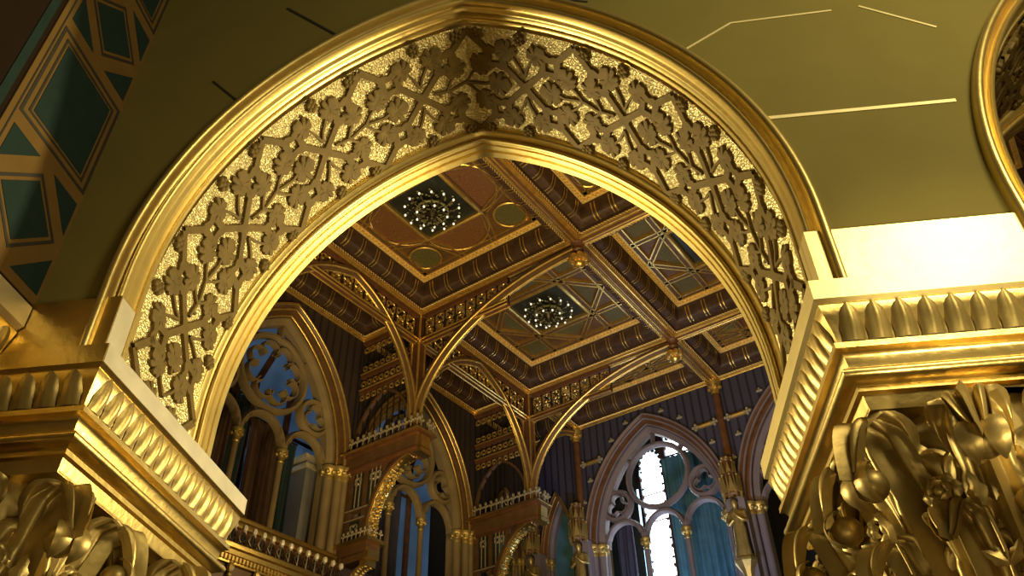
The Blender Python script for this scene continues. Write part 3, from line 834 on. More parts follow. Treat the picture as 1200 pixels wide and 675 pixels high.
# ---- chandeliers in the wells
def chandelier(x, y, label):
    z = ZF - .02
    t = thing('chandelier', HALL, (x, y, z), label, 'chandelier', 'chandeliers in the ceiling wells')
    m = MB(); m.lathe([(.02, .0), (.05, -.03), (.04, -.10), (.09, -.14), (.12, -.19), (.07, -.25), (.03, -.29), (.05, -.33), (.0, -.38)], (x, y, z), 16); part('stem', m, 'iron', t)
    m = MB()
    m.tube([(x + .29 * cos(a), y + .29 * sin(a), z - .15) for a in [2 * pi * i / 36 for i in range(36)]], .020, 8, closed=True); part('brass_ring', m, 'lampglass', t)
    arm = MB(); fol = MB()
    for n_, r, zz in ((14, .50, -.10), (9, .28, -.22)):
        for k in range(n_):
            a = 2 * pi * (k + .5 * (n_ == 10)) / n_; ca, sa = cos(a), sin(a)
            arm.tube([(x + .06 * ca, y + .06 * sa, z - .16), (x + r * .5 * ca, y + r * .5 * sa, z - .20 + zz * .4), (x + r * .85 * ca, y + r * .85 * sa, z + zz - .06), (x + r * ca, y + r * sa, z + zz)], .011, 6)
            for q in range(7):
                b = a + ((q * 5) % 7 - 3) * .07; rr = r * (.35 + .11 * q)
                fol.ball((x + rr * cos(b), y + rr * sin(b), z + zz * .8 - .02 * (q % 3)), .017, 6, 1.4, 1.4, .6)
            bb = MB(); bb.ball((x + r * ca, y + r * sa, z + zz - .035), .022, 8, 1, 1, 1.25)
            part('bulb', bb, 'bulb', t, smooth=60)
    part('arm', arm, 'iron', t); part('foliage', fol, 'lampglass', t)
    return t
xc = (V0 + V1) / 2
chandelier(xc, (UB + UA) / 2, 'nearer crystal chandelier, in the upper ceiling well')
chandelier(xc, (UA + UF) / 2, 'second chandelier, in the star pattern coffer further back')

# ---- pendant bosses
def pendant(u, label, x=V1):
    t = thing('pendant_boss', HALL, (x, u, ZC - .5), label, 'pendant')
    m = MB(); m.lathe([(.13, .50), (.13, .46), (.10, .43), (.085, .36), (.11, .33), (.11, .30), (.07, .26), (.07, .20), (.09, .18)], (x, u, ZC - .5), 16); part('neck', m, 'wood', t)
    m = MB()
    for k in range(7):
        a = 2 * pi * k / 7; m.ball((x + .13 * cos(a), u + .13 * sin(a), ZC - .5 + .10), .075, 8, 1, 1, 1.1)
    m.ball((x, u, ZC - .5 + .04), .11, 10); part('carved_knop', m, 'ceil_gold', t)
pendant(UA, 'nearer gilded pendant boss under the beam crossing'); pendant(UF, 'further gilded pendant boss near the end wall')

# ---- the ribs
RIBP = [(.075, -.10), (.075, .10), (.03, .10), (.03, .065), (-.03, .055), (-.045, .03), (-.07, .022), (-.07, -.022), (-.045, -.03), (-.03, -.055), (.03, -.065), (.03, -.10), (.075, -.10)]
def rib(label, pts, side, cat='rib', name='arch_rib', grp=None, k=1.0):
    """pts: centre line (world-frame points), side: unit vector across the rib"""
    P = [Vector(p) for p in pts]; sv = Vector(side)
    t = thing(name, HALL, P[0], label, cat, grp, 'thing')
    for nm, prof, mat in (('rib_body', RIBP, 'wood_red'), ('gilt_roll', [(-.07 + .028 * cos(a), .0 + .034 * sin(a)) for a in [2 * pi * i / 8 for i in range(9)]], 'ceil_gold'),
                          ('gilt_edge', [(.01 + .022 * cos(a), .085 + .026 * sin(a)) for a in [2 * pi * i / 8 for i in range(9)]], 'ceil_gold'),
                          ('gilt_edge', [(.01 + .022 * cos(a), -.085 + .026 * sin(a)) for a in [2 * pi * i / 8 for i in range(9)]], 'ceil_gold')):
        m = MB(); rows = []
        for i in range(len(P)):
            d = (P[min(i + 1, len(P) - 1)] - P[max(0, i - 1)]).normalized(); up = sv.cross(d).normalized()
            if up.z < 0 or (abs(up.z) < .02 and False): up = -up
            rows.append([P[i] + up * o * k + sv * s_ * k for o, s_ in prof])
        m.grid(rows, False, False)
        part(nm, m, mat, t, smooth=50)
    return t
ZS = 7.5
def quarter(x0, x1, z0, z1, n=30, p=1.0):
    return [(x0 + (x1 - x0) * (1 - cos(pi / 2 * i / n)), z0 + (z1 - z0) * sin(pi / 2 * i / n)) for i in range(n + 1)]
for u, lab in ((UA, 'great half arch rib from the nearer left post to the pendant boss'), (UF, 'half arch rib from the far left post to the far pendant')):
    rib(lab, [(x, u, z) for x, z in quarter(V0 + .06, V1 - .05, ZS, ZC - .18)], (0, 1, 0))
for u0, u1, lab in ((UB, UA, 'pointed side arch rib between posts before the left window'), (UA, UF, 'pointed side arch rib between the two visible posts'), (UF, UE + 1.68, 'short side arch rib running from the far post to the end wall')):
    mid = (u0 + u1) / 2; a = (u1 - u0) / 2 - .06
    pl = [(x + mid, z) for x, z in arch_line(a, 2.36, 0, 22, None, ZS)]
    if u1 > UE: pl = [p for p in pl if p[0] < UE]
    rib(lab, [(V0, x, z) for x, z in pl], (1, 0, 0), k=.9)

# ---- pierced frieze along the post line and across the aisle
def quatrefoil(mb, c, r, axu, axv, th=.014):
    """open four-lobed ring; axu, axv unit vectors of its plane"""
    c = Vector(c); axu = Vector(axu); axv = Vector(axv)
    for k in range(4):
        a = pi / 2 * k + pi / 4; o = c + (axu * cos(a) + axv * sin(a)) * r * .5
        mb.tube([o + (axu * cos(b) + axv * sin(b)) * r * .5 for b in [a - 2.2 + 4.4 * i / 10 for i in range(11)]], th, 5)
def frieze(label, x0, x1, plane, fixed, z0, z1, n, base, zr=None):
    ax = Vector((1, 0, 0)) if plane == 'x' else Vector((0, 1, 0)); az_ = Vector((0, 0, 1))
    def P(s_, z): return Vector((s_, fixed, z)) if plane == 'x' else Vector((fixed, s_, z))
    t = thing('pierced_frieze', HALL, P((x0 + x1) / 2, z0), label, 'frieze')
    nn = Vector((0, 1, 0)) if plane == 'x' else Vector((1, 0, 0))
    m = MB()
    for z in (z0, z1 - .02):
        m = MB(); m.prism([P(x0, z - .045) - nn * .05, P(x1, z - .045) - nn * .05, P(x1, z + .045) - nn * .05, P(x0, z + .045) - nn * .05], nn * .10)
        part('rail', m, 'wood', t, smooth=0)
    m = MB()
    for s_ in (-1, 1):
        for z in (z0 + .04, z0 - .045):
            m = MB(); m.tube([P(x0, z) + nn * .055 * s_, P(x1, z) + nn * .055 * s_], .018, 6); part('gilt_bead', m, 'ceil_gold', t)
    m = MB(); st = (x1 - x0) / n
    for k in range(n + 1): m.tube([P(x0 + st * k, z0), P(x0 + st * k, z1)], .018, 6)
    q = MB(); rr = min(st * .46, .14)
    for k in range(n):
        quatrefoil(q, P(x0 + st * (k + .5), z1 - rr - .08), rr, ax, az_, .017)
        quatrefoil(q, P(x0 + st * (k + .5), z0 + rr * .8 + .07), rr * .75, ax, az_, .014)
    part_multi('grille', [(m, 'iron'), (q, 'ceil_gold')], t)
    return t
frieze('pierced frieze over the side arch next to the left window', UB + .2, UA - .14, 'y', V0, 9.35, 9.95, 12, None)
frieze('pierced frieze over the side arch between the two posts', UA + .14, UF - .14, 'y', V0, 9.35, 9.95, 12, None)
frieze('pierced frieze above the half arch at the nearer post', V0 + .14, V0 + 2.2, 'x', UA, 9.35, 9.95, 8, None)
frieze('pierced frieze above the half arch at the far post', V0 + .14, V0 + 2.2, 'x', UF, 9.35, 9.95, 8, None)

# ---- hammerbeam trusses on the left wall
def fleuron(mb, p, h, ax):
    p = Vector(p); ax = Vector(ax)
    mb.tube([p, p + Vector((0, 0, h * .85))], h * .05, 5); mb.tube([p + Vector((0, 0, h * .62)) - ax * h * .17, p + Vector((0, 0, h * .62)) + ax * h * .17], h * .04, 5)
    mb.ball(p + Vector((0, 0, h * .86)), h * .13, 6, 1, 1, 1.3)
    for s_ in (-1, 1): mb.ball(p + ax * h * .17 * s_ + Vector((0, 0, h * .62)), h * .11, 6)
    mb.ball(p + Vector((0, 0, h * .55)), h * .09, 6)
def truss(u, labels):
    x_end = V0 + .28; zt = 7.26
    post = thing('hammer_post', HALL, (V0, u, zt + .1), labels[0], 'post', None, 'thing')
    m = MB(); m.box(V0 - .085, V0 + .085, u - .085, u + .085, zt + .08, ZC - .02); part('shaft', m, 'wood', post, smooth=0)
    m = MB()
    for sx in (-1, 1):
        for sy in (-1, 1): m.tube([(V0 + sx * .09, u + sy * .09, zt + .1), (V0 + sx * .09, u + sy * .09, ZC - .05)], .022, 6)
    m.box(V0 - .13, V0 + .13, u - .13, u + .13, 9.30, 9.40)
    part('gilt_angle_roll', m, 'ceil_gold', post, smooth=40)
    t = thing('hammerbeam', HALL, (WALL + .3, u, zt), labels[1], 'hammerbeam', None, 'thing')
    m = MB(); m.box(WALL, x_end - .06, u - .16, u + .16, zt - .32, zt - .05); part('beam_body', m, 'wood_red', t, smooth=0)
    m = MB()
    for z0_, z1_, e in ((zt - .06, zt + .0, .06), (zt + .0, zt + .05, .10), (zt - .36, zt - .31, .03)):
        m.box(WALL, x_end + e - .06, u - .16 - e, u + .16 + e, z0_, z1_)
    part('moulding', m, 'wood', t, smooth=0)
    m = MB(); m.tube([(WALL, u - .27, zt + .01), (x_end + .05, u - .27, zt + .01), (x_end + .05, u + .27, zt + .01), (WALL, u + .27, zt + .01)], .022, 6)
    m.box(x_end - .08, x_end + .035, u - .12, u + .12, zt - .30, zt - .07); m.box(x_end - .12, x_end + .05, u - .15, u + .15, zt - .42, zt - .33)
    part('gilt_end', m, 'gold', t, smooth=40)
    n = 12
    for k in range(n):
        for sy in (-.22, .22):
            m = MB(); fleuron(m, (WALL + .2 + (x_end - WALL - .2) * k / (n - 1), u + sy, zt + .05), .26, (1, 0, 0)); part('fleuron', m, 'fleuron', t)
    for yy in (-.11, .11):
        m = MB(); fleuron(m, (x_end + .0, u + yy, zt + .05), .28, (0, 1, 0)); part('fleuron', m, 'fleuron', t)
    # curved gilded brace and the console below it
    br = thing('carved_brace', HALL, (-9.75, u, 5.6), labels[2], 'brace', None, 'thing')
    cpts = [(-9.12 + (-.78) * (sin(pi / 2 * q)), 6.85 - 1.28 * (1 - cos(pi / 2 * q)) ) for q in [i / 24 for i in range(25)]]
    cpts = [(-9.0 - .93 * sin(pi / 2 * q) ** .9, 6.88 - 1.33 * (1 - cos(pi / 2 * q)) ** .85) for q in [i / 24 for i in range(25)]]
    def band_along(mb, pts, prof):
        rows = []
        for i in range(len(pts)):
            a = Vector(pts[max(0, i - 1)]); b = Vector(pts[min(len(pts) - 1, i + 1)]); d = (b - a).normalized(); nn = Vector((-d.y, d.x))
            if nn.x < 0: nn = -nn
            p = Vector(pts[i]); rows.append([((p + nn * o).x, u + s_, (p + nn * o).y) for o, s_ in prof])
        mb.grid(rows)
    m = MB(); band_along(m, cpts, [(-.12, -.11), (-.02, -.14), (.0, -.14), (.0, .14), (-.02, .14), (-.12, .11), (-.12, -.11)]); part('brace_body', m, 'wood_red', br, smooth=50)
    m = MB(); band_along(m, cpts, [(.0, -.12), (.03, -.12), (.045, -.07), (.055, 0), (.045, .07), (.03, .12), (.0, .12)])
    part('gilt_soffit', m, 'gold', br, smooth=50)
    m = MB()
    for i in range(1, 24, 1):
        p = cpts[i]; 
        for yy in (-.085, -.03, .03, .085): m.ball((p[0] + .05 + random.uniform(-.01, .012), u + yy + random.uniform(-.012, .012), p[1] + random.uniform(-.025, .025)), random.uniform(.024, .042), 6, 1, 1, random.uniform(.7, 1.5))
    part('carved_foliage', m, 'gold_carve', br)
    m = MB()
    for i in range(2, 24, 3):
        a = Vector(cpts[i - 1]); b = Vector(cpts[i + 1]); d = (b - a).normalized(); nn = Vector((-d.y, d.x)); nn = nn if nn.x < 0 else -nn
        p = Vector(cpts[i]) + nn * .17; m.ball((p.x, u, p.y), .045, 6); m.tube([(cpts[i][0], u, cpts[i][1]), (p.x, u, p.y)], .018, 5)
    part('crocket', m, 'wood_red', br)
    # spandrel screen between brace and wall
    sc = thing('spandrel_screen', HALL, (-10.3, u, 5.6), labels[3], 'screen', None, 'thing')
    m = MB()
    m.box(WALL + .02, WALL + .16, u - .06, u + .06, 5.6, 6.95); m.box(-10.16, -10.08, u - .05, u + .05, 5.62, 6.95); m.box(-9.70, -9.63, u - .05, u + .05, 6.35, 6.95)
    m.box(WALL, -9.85, u - .05, u + .05, 6.16, 6.22); m.box(WALL, -9.93, u - .05, u + .05, 5.98, 6.03)
    part('frame', m, 'wood_red', sc, smooth=0)
    m = MB(); m.box(WALL + .16, -9.95, u - .02, u + .02, 6.20, 6.94); m.box(WALL + .16, -10.0, u - .02, u + .02, 5.6, 5.98)
    part('back_panel', m, 'darkglass', sc, smooth=0)
    m = MB()
    for x_ in (-10.36, -10.26, -9.98, -9.88, -9.78):
        m.tube([(x_, u - .03, 6.22), (x_, u - .03, 6.9)], .013, 5)
    for x_ in (-10.31, -9.93, -9.82): quatrefoil(m, (x_, u - .04, 6.74), .085, (1, 0, 0), (0, 0, 1), .013)
    for x_ in (-10.31,): quatrefoil(m, (x_, u - .04, 5.82), .10, (1, 0, 0), (0, 0, 1), .014)
    m.tube([(WALL, u - .06, 6.0), (-9.93, u - .06, 6.0)], .016, 5); m.tube([(WALL, u - .06, 6.19), (-9.88, u - .06, 6.19)], .016, 5)
    part('gilt_tracery', m, 'fleuron', sc)
    # console: a short beam of its own with cresting and a second brace
    cn = thing('console', HALL, (WALL + .2, u, 5.2), labels[4], 'console', None, 'thing')
    m = MB(); m.box(WALL, -9.82, u - .17, u + .17, 5.30, 5.47); m.box(WALL, -9.88, u - .12, u + .12, 5.18, 5.30); part('corbel_body', m, 'wood_red', cn, smooth=0)
    m = MB(); m.box(WALL, -9.74, u - .23, u + .23, 5.46, 5.53); m.box(-9.9, -9.79, u - .14, u + .14, 5.18, 5.36); m.box(-9.99, -9.84, u - .12, u + .12, 5.06, 5.2); part('gilt_moulding', m, 'gold', cn, smooth=0)
    for k in range(7):
        m = MB(); fleuron(m, (WALL + .2 + .62 * k / 6, u - .17, 5.53), .20, (1, 0, 0)); part('fleuron', m, 'fleuron', cn)
    for k in range(3):
        m = MB(); fleuron(m, (-9.79, u - .13 + .13 * k, 5.53), .20, (0, 1, 0)); part('fleuron', m, 'fleuron', cn)
    m = MB(); c2 = [(-9.93 - .5 * sin(pi / 2 * q), 5.1 - .95 * (1 - cos(pi / 2 * q))) for q in [i / 14 for i in range(15)]]
    rows = [[(x_, u - .11, z_), (x_ + .05, u, z_ - .03), (x_, u + .11, z_)] for x_, z_ in c2]; m.grid(rows)
    for x_, z_ in c2:
        for yy in (-.06, .06): m.ball((x_ + .02, u + yy, z_ - .02), .05, 7)
    part('carved_brace', m, 'gold_carve', cn)
    m = MB(); m.box(WALL, -10.45, u - .16, u + .16, 3.4, 5.3); part('wall_post', m, 'wood_red', cn, smooth=0)
truss(UA, ('hammer post of the nearer truss rising to the ceiling', 'nearer hammerbeam with fleuron cresting beside the left window', 'gilded curved brace under the nearer hammerbeam', 'openwork screen between the nearer brace and wall', 'crested console below the nearer gilded brace'))
truss(UF, ('hammer post of the far truss near the end wall', 'far hammerbeam with fleuron cresting right of the second window', 'gilded curved brace under the far hammerbeam', 'openwork screen between the far brace and wall', 'console below the far gilded brace'))

# ---- tall openwork screens standing on the hammerbeams
def screen(u, label):
    t = thing('openwork_screen', HALL, ((WALL + V0) / 2, u, 7.31), label, 'screen', None, 'thing')
    x0, x1 = WALL + .05, V0 - .09
    for z in (9.12, 9.93, 8.74):
        m = MB(); m.box(x0, x1, u - .045, u + .045, z - .045, z + .045); part('rail', m, 'wood', t, smooth=0)
    for z in (9.17, 8.79):
        m = MB(); m.tube([(x0, u - .05, z), (x1, u - .05, z)], .02, 6); part('gilt_bead', m, 'ceil_gold', t)
    m = MB(); n = 9
    for k in range(n + 1):
        x = x0 + (x1 - x0) * k / n; m.tube([(x, u, 7.3), (x, u, 9.9)], .014, 6)
    q = MB(); st = (x1 - x0) / n
    for k in range(n):
        x = x0 + st * (k + .5)
        quatrefoil(q, (x, u - .02, 8.93), .07, (1, 0, 0), (0, 0, 1), .013); quatrefoil(q, (x, u - .02, 9.76), .075, (1, 0, 0), (0, 0, 1), .014); quatrefoil(q, (x, u - .02, 8.60), .065, (1, 0, 0), (0, 0, 1), .012); quatrefoil(q, (x, u - .02, 9.30), .065, (1, 0, 0), (0, 0, 1), .012)
    part_multi('grille', [(m, 'iron'), (q, 'ceil_gold')], t)
    m = MB(); cxm = (x0 + x1) / 2
    arch_sweep(m, [(.05, -.04), (.05, .04), (0, .04), (0, -.04), (.05, -.04)], (x1 - x0) / 2 - .05, .95, lambda x, z, d: (cxm + x, u + d, z), 14, 7.31, 7.6)
    part('arched_head', m, 'wood_red', t, smooth=40)
screen(UA, 'tall barred openwork screen on the nearer hammerbeam'); screen(UF, 'tall barred openwork screen on the far hammerbeam')

# ---- walls of the hall
def fl3(s_, z, d): return (WALL - d, s_, z)           # left wall: s along the hall, d into the wall
def fb3(s_, z, d): return (s_, UE + d, z)             # end wall
WB = (7.93, 11.765); WE = ((V0 + V1) / 2, (V1 + V2) / 2, (V2 + V3) / 2)
AO, HO, ZW = 1.84, 2.86, 7.0
w = MB(); arch_wall(w, fl3, 3.0, UE + .2, -EYE, 10.7, [(c, AO - .03, HO, ZW, 5.3) for c in WB] + [(14.85, .66, 1.5, ZW, 5.3)], 0, 22)
single('wall_west', w, 'panel_dark', HALL, (WALL, 9, -EYE), kind='structure', smooth=0)
w = MB(); arch_wall(w, fb3, WALL - .2, 6.2, -EYE, 10.7, [(c, AO - .03, HO, ZW, 4.2) for c in WE] + [(-9.74, .48, 1.55, ZW, 4.2)], 0, 22)
single('wall_back', w, 'panel_blue', HALL, (-2, UE, -EYE), kind='structure', smooth=0)
fl = MB(); fl.box(-11, 7, 4.9, UE + 2.5, -EYE - .2, -EYE)
single('floor', fl, 'floor', HALL, (-2, 10, -EYE), kind='structure', smooth=0)
w = MB(); w.box(WALL - 2.3, WALL - 2.2, 2.6, UE + .2, -EYE, 11.3); single('wall_far_west', w, 'shadow', HALL, (WALL - 2.2, 9, -EYE), kind='structure', smooth=0)
w = MB(); w.box(-9.4, 6.2, UE + 2.3, UE + 2.4, -EYE, 11.3); single('wall_far_back', w, 'shadow', HALL, (-2, UE + 2.3, -EYE), kind='structure', smooth=0)

def window(n, fr3, c, a_o=AO, h_o=HO, full=True, stone='stone', roll='ceil_gold', body='wood_red', zbot=4.2, crock=None, rose=True):
    t = thing('window_%d' % n, HALL, fr3(c, zbot, 0), kind='structure')
    f = lambda x, z, d: fr3(c + x, z, d)
    k = 1.0 if full else .5
    m = MB()
    prof = [(.0, .02), (.0, -.05), (-.05 * k, -.08), (-.085 * k, -.05), (-.10 * k, .0), (-.14 * k, .01), (-.15 * k, .06), (-.21 * k, .07), (-.215 * k, .14), (-.25 * k, .16), (-.26 * k, .30)]
    arch_sweep(m, prof, a_o, h_o, f, 22, None, ZW); part('arch_moulding', m, body, t, smooth=40)
    m = MB()
    for o, d, r in ((-.02 * k, -.065, .03 * k), (-.115 * k, -.03, .028 * k), (-.215 * k, .085, .026 * k)):
        arch_sweep(m, [(o + r * cos(q), d + r * sin(q)) for q in [2 * pi * i / 8 for i in range(9)]], a_o, h_o, f, 22, None, ZW)
    part('gilt_roll', m, roll, t, smooth=50)
    m = MB(); arch_sweep(m, [(-.25 * k, .10), (-.25 * k, .16), (-.36 * k, .22), (-.36 * k, .40), (-.20, .42)], a_o, h_o, f, 22, None, ZW)
    part('inner_order', m, stone, t, smooth=40)
    if crock:
        m = MB()
        pl = arch_line(a_o, h_o, .13, 7, None, ZW)
        for x, z in pl[1:-1]:
            p = Vector(f(x, z, -.06)); m.ball(p, .042, 6); 
            for dx, dz in ((.045, 0), (-.045, 0), (0, .05)): m.ball(f(x + dx, z + dz, -.05), .034, 6)
        part('crocket', m, crock, t)
    ai = a_o - .36 * k
    # jambs
    for sg in (-1, 1):
        j = MB()
        for off, d, r in ((.05 * k, -.02, .06 * k), (.15 * k, .05, .08 * k), (.29 * k, .18, .09 * k)):
            p = f(sg * (a_o - off), 0, d); j.lathe([(r, zbot), (r, ZW - .12)], (p[0], p[1], 0), 12)
        j.prism([f(sg * (a_o + .10), zbot, .02), f(sg * (a_o - .1 * k), zbot, .08), f(sg * (a_o - .30 * k), zbot, .26), f(sg * (a_o - .36 * k), zbot, .42), f(sg * (a_o + .10), zbot, .42)], (0, 0, ZW - zbot))
        jb = part('jamb_shaft', j, stone, t, smooth=40)
        cp = MB()
        for off, d, r in ((.05 * k, -.02, .09 * k), (.15 * k, .05, .11 * k), (.29 * k, .18, .12 * k)):
            p = f(sg * (a_o - off), 0, d); cp.lathe([(r * .7, ZW - .24), (r * .85, ZW - .18), (r * .8, ZW - .14), (r * 1.25, ZW - .05), (r * 1.35, ZW - .02), (r * 1.35, ZW + .03), (.0, ZW + .03)], (p[0], p[1], 0), 12)
            for q in range(7):
                b = 2 * pi * q / 7; cp.ball((p[0] + r * 1.1 * cos(b), p[1] + r * 1.1 * sin(b), ZW - .09), r * .42, 6)
        part('capital', cp, 'gold_carve', jb, off=t['_b'])
    if not full: return t
    dT = .30
    th = .060
    def tub(mb, pts, r=th, closed=False):
        """flat-faced stone bar along a plane curve"""
        n_ = len(pts); rows = []
        for i in range(n_):
            if closed: a = Vector(pts[i - 1]); b = Vector(pts[(i + 1) % n_])
            else: a = Vector(pts[max(0, i - 1)]); b = Vector(pts[min(n_ - 1, i + 1)])
            d = (b - a).normalized(); nn = Vector((-d.y, d.x)); p = Vector(pts[i])
            rows.append([f((p + nn * o).x, (p + nn * o).y, dT + dd) for o, dd in ((-r, .08), (-r, .0), (-r * .45, -.07), (r * .45, -.07), (r, .0), (r, .08))])
        mb.grid(rows, closed, True)
    tr = MB(); pw = ai * 2 / 3 + .012
    def circ(x, z, r, n_=28): tub(tr, [(x + r * cos(2 * pi * i / n_), z + r * sin(2 * pi * i / n_)) for i in range(n_)], closed=True)
    cu = MB()
    for q in (-1, 0, 1):
        x0 = q * pw; rr = pw / 2 - .02
        tub(tr, [(x0 + rr * cos(pi * i / 16), ZW - .02 + rr * 1.12 * sin(pi * i / 16)) for i in range(17)])
        for a0 in (.52, pi - .52):                      # cusps of the trefoil head
            cx_, cz_ = x0 + (rr - .17) * cos(a0), ZW - .02 + (rr - .12) * sin(a0)
            tub(cu, [(x0 + (rr - .02) * cos(a0 + da), ZW + (rr * 1.1 - .02 - .13 * (1 - abs(da) / .3) ** 2) * sin(a0 + da)) for da in (-.3, -.15, 0, .15, .3)], .03)
    circ(0, 8.40, .76)
    for sg in (-1, 1): circ(sg * 1.10, 7.93, .33)
    for q in range(8 if rose else 0):                   # cusped rosette in the great circle
        a0 = 2 * pi * q / 8 + pi / 8
        o = (.42 * cos(a0), 8.40 + .42 * sin(a0))
        tub(cu, [(o[0] + .20 * cos(a0 - 2.0 + 4.0 * i / 8), o[1] + .20 * sin(a0 - 2.0 + 4.0 * i / 8)) for i in range(9)], .022)
    for sg in (-1, 1):
        for q in range(3):
            a0 = pi / 2 + 2 * pi * q / 3; o = (sg * 1.10 + .13 * cos(a0), 7.93 + .13 * sin(a0))
            tub(cu, [(o[0] + .13 * cos(a0 - 2.0 + 4.0 * i / 8), o[1] + .13 * sin(a0 - 2.0 + 4.0 * i / 8)) for i in range(9)], .02)
    # upper curved bars from the great circle to the arch
    for sg in (-1, 1): tub(tr, [(sg * (.62 + .35 * u), 8.85 - .10 * u + .28 * sin(u * 2)) for u in [i / 6 for i in range(7)]], .035)
    tub(tr, [(0, 9.14), (0, 9.5)], .04)
    part('tracery', tr, stone, t, smooth=40); part('cusping', cu, stone, t, smooth=40)
    for sg in (-1, 1):
        p = f(sg * pw / 2, 0, dT)
        cl = MB(); cl.lathe([(.085, zbot), (.085, zbot + .1), (.060, zbot + .16), (.058, ZW - .25), (.07, ZW - .24)], (p[0], p[1], 0), 12); co = part('colonnette', cl, stone, t, smooth=40)
        cp = MB(); cp.lathe([(.062, ZW - .26), (.075, ZW - .24), (.062, ZW - .21), (.075, ZW - .14), (.115, ZW - .06), (.12, ZW - .01), (.0, ZW)], (p[0], p[1], 0), 12)
        for q in range(7):
            b = 2 * pi * q / 7; cp.ball((p[0] + .085 * cos(b), p[1] + .085 * sin(b), ZW - .10), .042, 6)
        part('capital', cp, 'gold_carve', co, off=t['_b'])
    return t
window(1, fl3, WB[0], zbot=5.3); window(2, fl3, WB[1], zbot=5.3)
window(3, fb3, WE[0], stone='back_stone', roll='back_stone', body='wood', crock='fleuron', rose=False)
window(4, fb3, WE[1], stone='back_stone', roll='back_stone', body='wood', crock='fleuron', rose=False)
window(7, fb3, WE[2], stone='back_stone', roll='back_stone', body='wood')
w5 = window(5, fb3, -9.74, .5, 1.58, False, 'back_stone', 'ceil_gold', 'wood')
w6 = window(6, fl3, 14.85, .72, 1.58, False, 'stone', 'ceil_gold', 'wood_red', zbot=5.3)
def arch_pane(fr3, c, a, h, zs, z0, d, mat, par, name='glass_pane'):
    m = MB(); m.ngon([fr3(c + x, z, d) for x, z in arch_line(a, h, 0, 14, z0, zs)]); part(name, m, mat, par, smooth=0)
arch_pane(fb3, -9.74, .5, 1.56, ZW, 4.2, .34, 'teal_cloth', w5)
arch_pane(fl3, 14.85, .7, 1.56, ZW, 5.3, .34, 'greenglass', w6)  # blind panel; the green light on it is put in as a faint glow

# outer glazing seen through the end window: an outer lancet window in the far side of the passage
D2 = 1.72
ow = thing('window_8', HALL, fb3(-7.6, 4.2, D2), kind='structure')
m = MB(); a_ = .30
m.ngon([fb3(-7.95 + x, z, D2) for x, z in [(-.29, 4.2), (-.29, 9.25), (-.25, 9.55), (-.15, 9.75), (0, 9.82), (.13, 9.75), (.24, 9.55), (.29, 9.2), (.31, 4.2)][::-1]])
m.ngon([fb3(x, z, D2) for x, z in [(-7.47, 9.40), (-6.88, 9.38), (-6.90, 9.70), (-7.0, 9.90), (-7.15, 10.0), (-7.32, 10.06), (-7.46, 10.12)]])
m.ngon([fb3(x, z, D2) for x, z in [(-6.72, 9.38), (-6.45, 9.36), (-6.5, 9.50), (-6.70, 9.66)]])
part('daylight_pane', m, 'daylight', ow, smooth=0)
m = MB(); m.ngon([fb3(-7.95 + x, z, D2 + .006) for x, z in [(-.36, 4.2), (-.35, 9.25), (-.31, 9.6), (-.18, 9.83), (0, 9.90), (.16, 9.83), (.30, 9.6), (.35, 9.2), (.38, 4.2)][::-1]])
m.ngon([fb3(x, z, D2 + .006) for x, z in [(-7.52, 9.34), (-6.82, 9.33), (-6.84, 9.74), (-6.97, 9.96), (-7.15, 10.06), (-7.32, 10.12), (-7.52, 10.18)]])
part('bloom_fringe', m, 'sky_strip', ow, smooth=0)  # wider glowing copies behind the panes imitate their bloom
m = MB()
for x0_, x1_, zt_ in ((-9.02, -8.93, 8.0), (-8.42, -8.35, 8.9), (-5.75, -5.70, 9.2)): m.box(x0_, x1_, UE + D2 - .01, UE + D2, 4.2, zt_)
part('bright_slit', m, 'sky_strip', ow, smooth=0)
m = MB()
for i in range(12):
    z = 4.5 + i * .46
    for sx in (-1, 1): m.ball(fb3(-7.95 + sx * .31, z, D2 - .03), .06, 5); m.ball(fb3(-7.95 + sx * .27, z + .2, D2 - .03), .035, 5)
for i in range(9):
    a = pi * i / 8; m.ball(fb3(-7.95 + .30 * cos(a), 9.42 + .40 * sin(a), D2 - .03), .055, 6)
    m.ball(fb3(-7.18 + .31 * cos(a), 9.75 + .34 * sin(a), D2 - .03), .055, 6)
for z in (7.95, 8.65, 6.3, 5.2): m.tube([fb3(-8.3, z, D2 - .03), fb3(-7.6, z, D2 - .03)], .018, 5)
m.tube([fb3(-8.2, 8.25, D2 - .03), fb3(-7.9, 8.5, D2 - .03), fb3(-7.75, 8.38, D2 - .03)], .015, 5)
m.box(-7.63, -7.49, UE + D2 - .08, UE + D2 + .0, 4.2, 10.2); m.box(-8.34, -8.26, UE + D2 - .06, UE + D2, 4.2, 9.2); m.box(-6.87, -6.74, UE + D2 - .06, UE + D2, 9.35, 10.0)
part('mullion', m, 'wood_dark', ow)
m = MB(); m.box(-9.3, -5.2, UE + D2 + .02, UE + D2 + .05, 4, 10.6); part('spandrel', m, 'darkglass', ow, smooth=0)

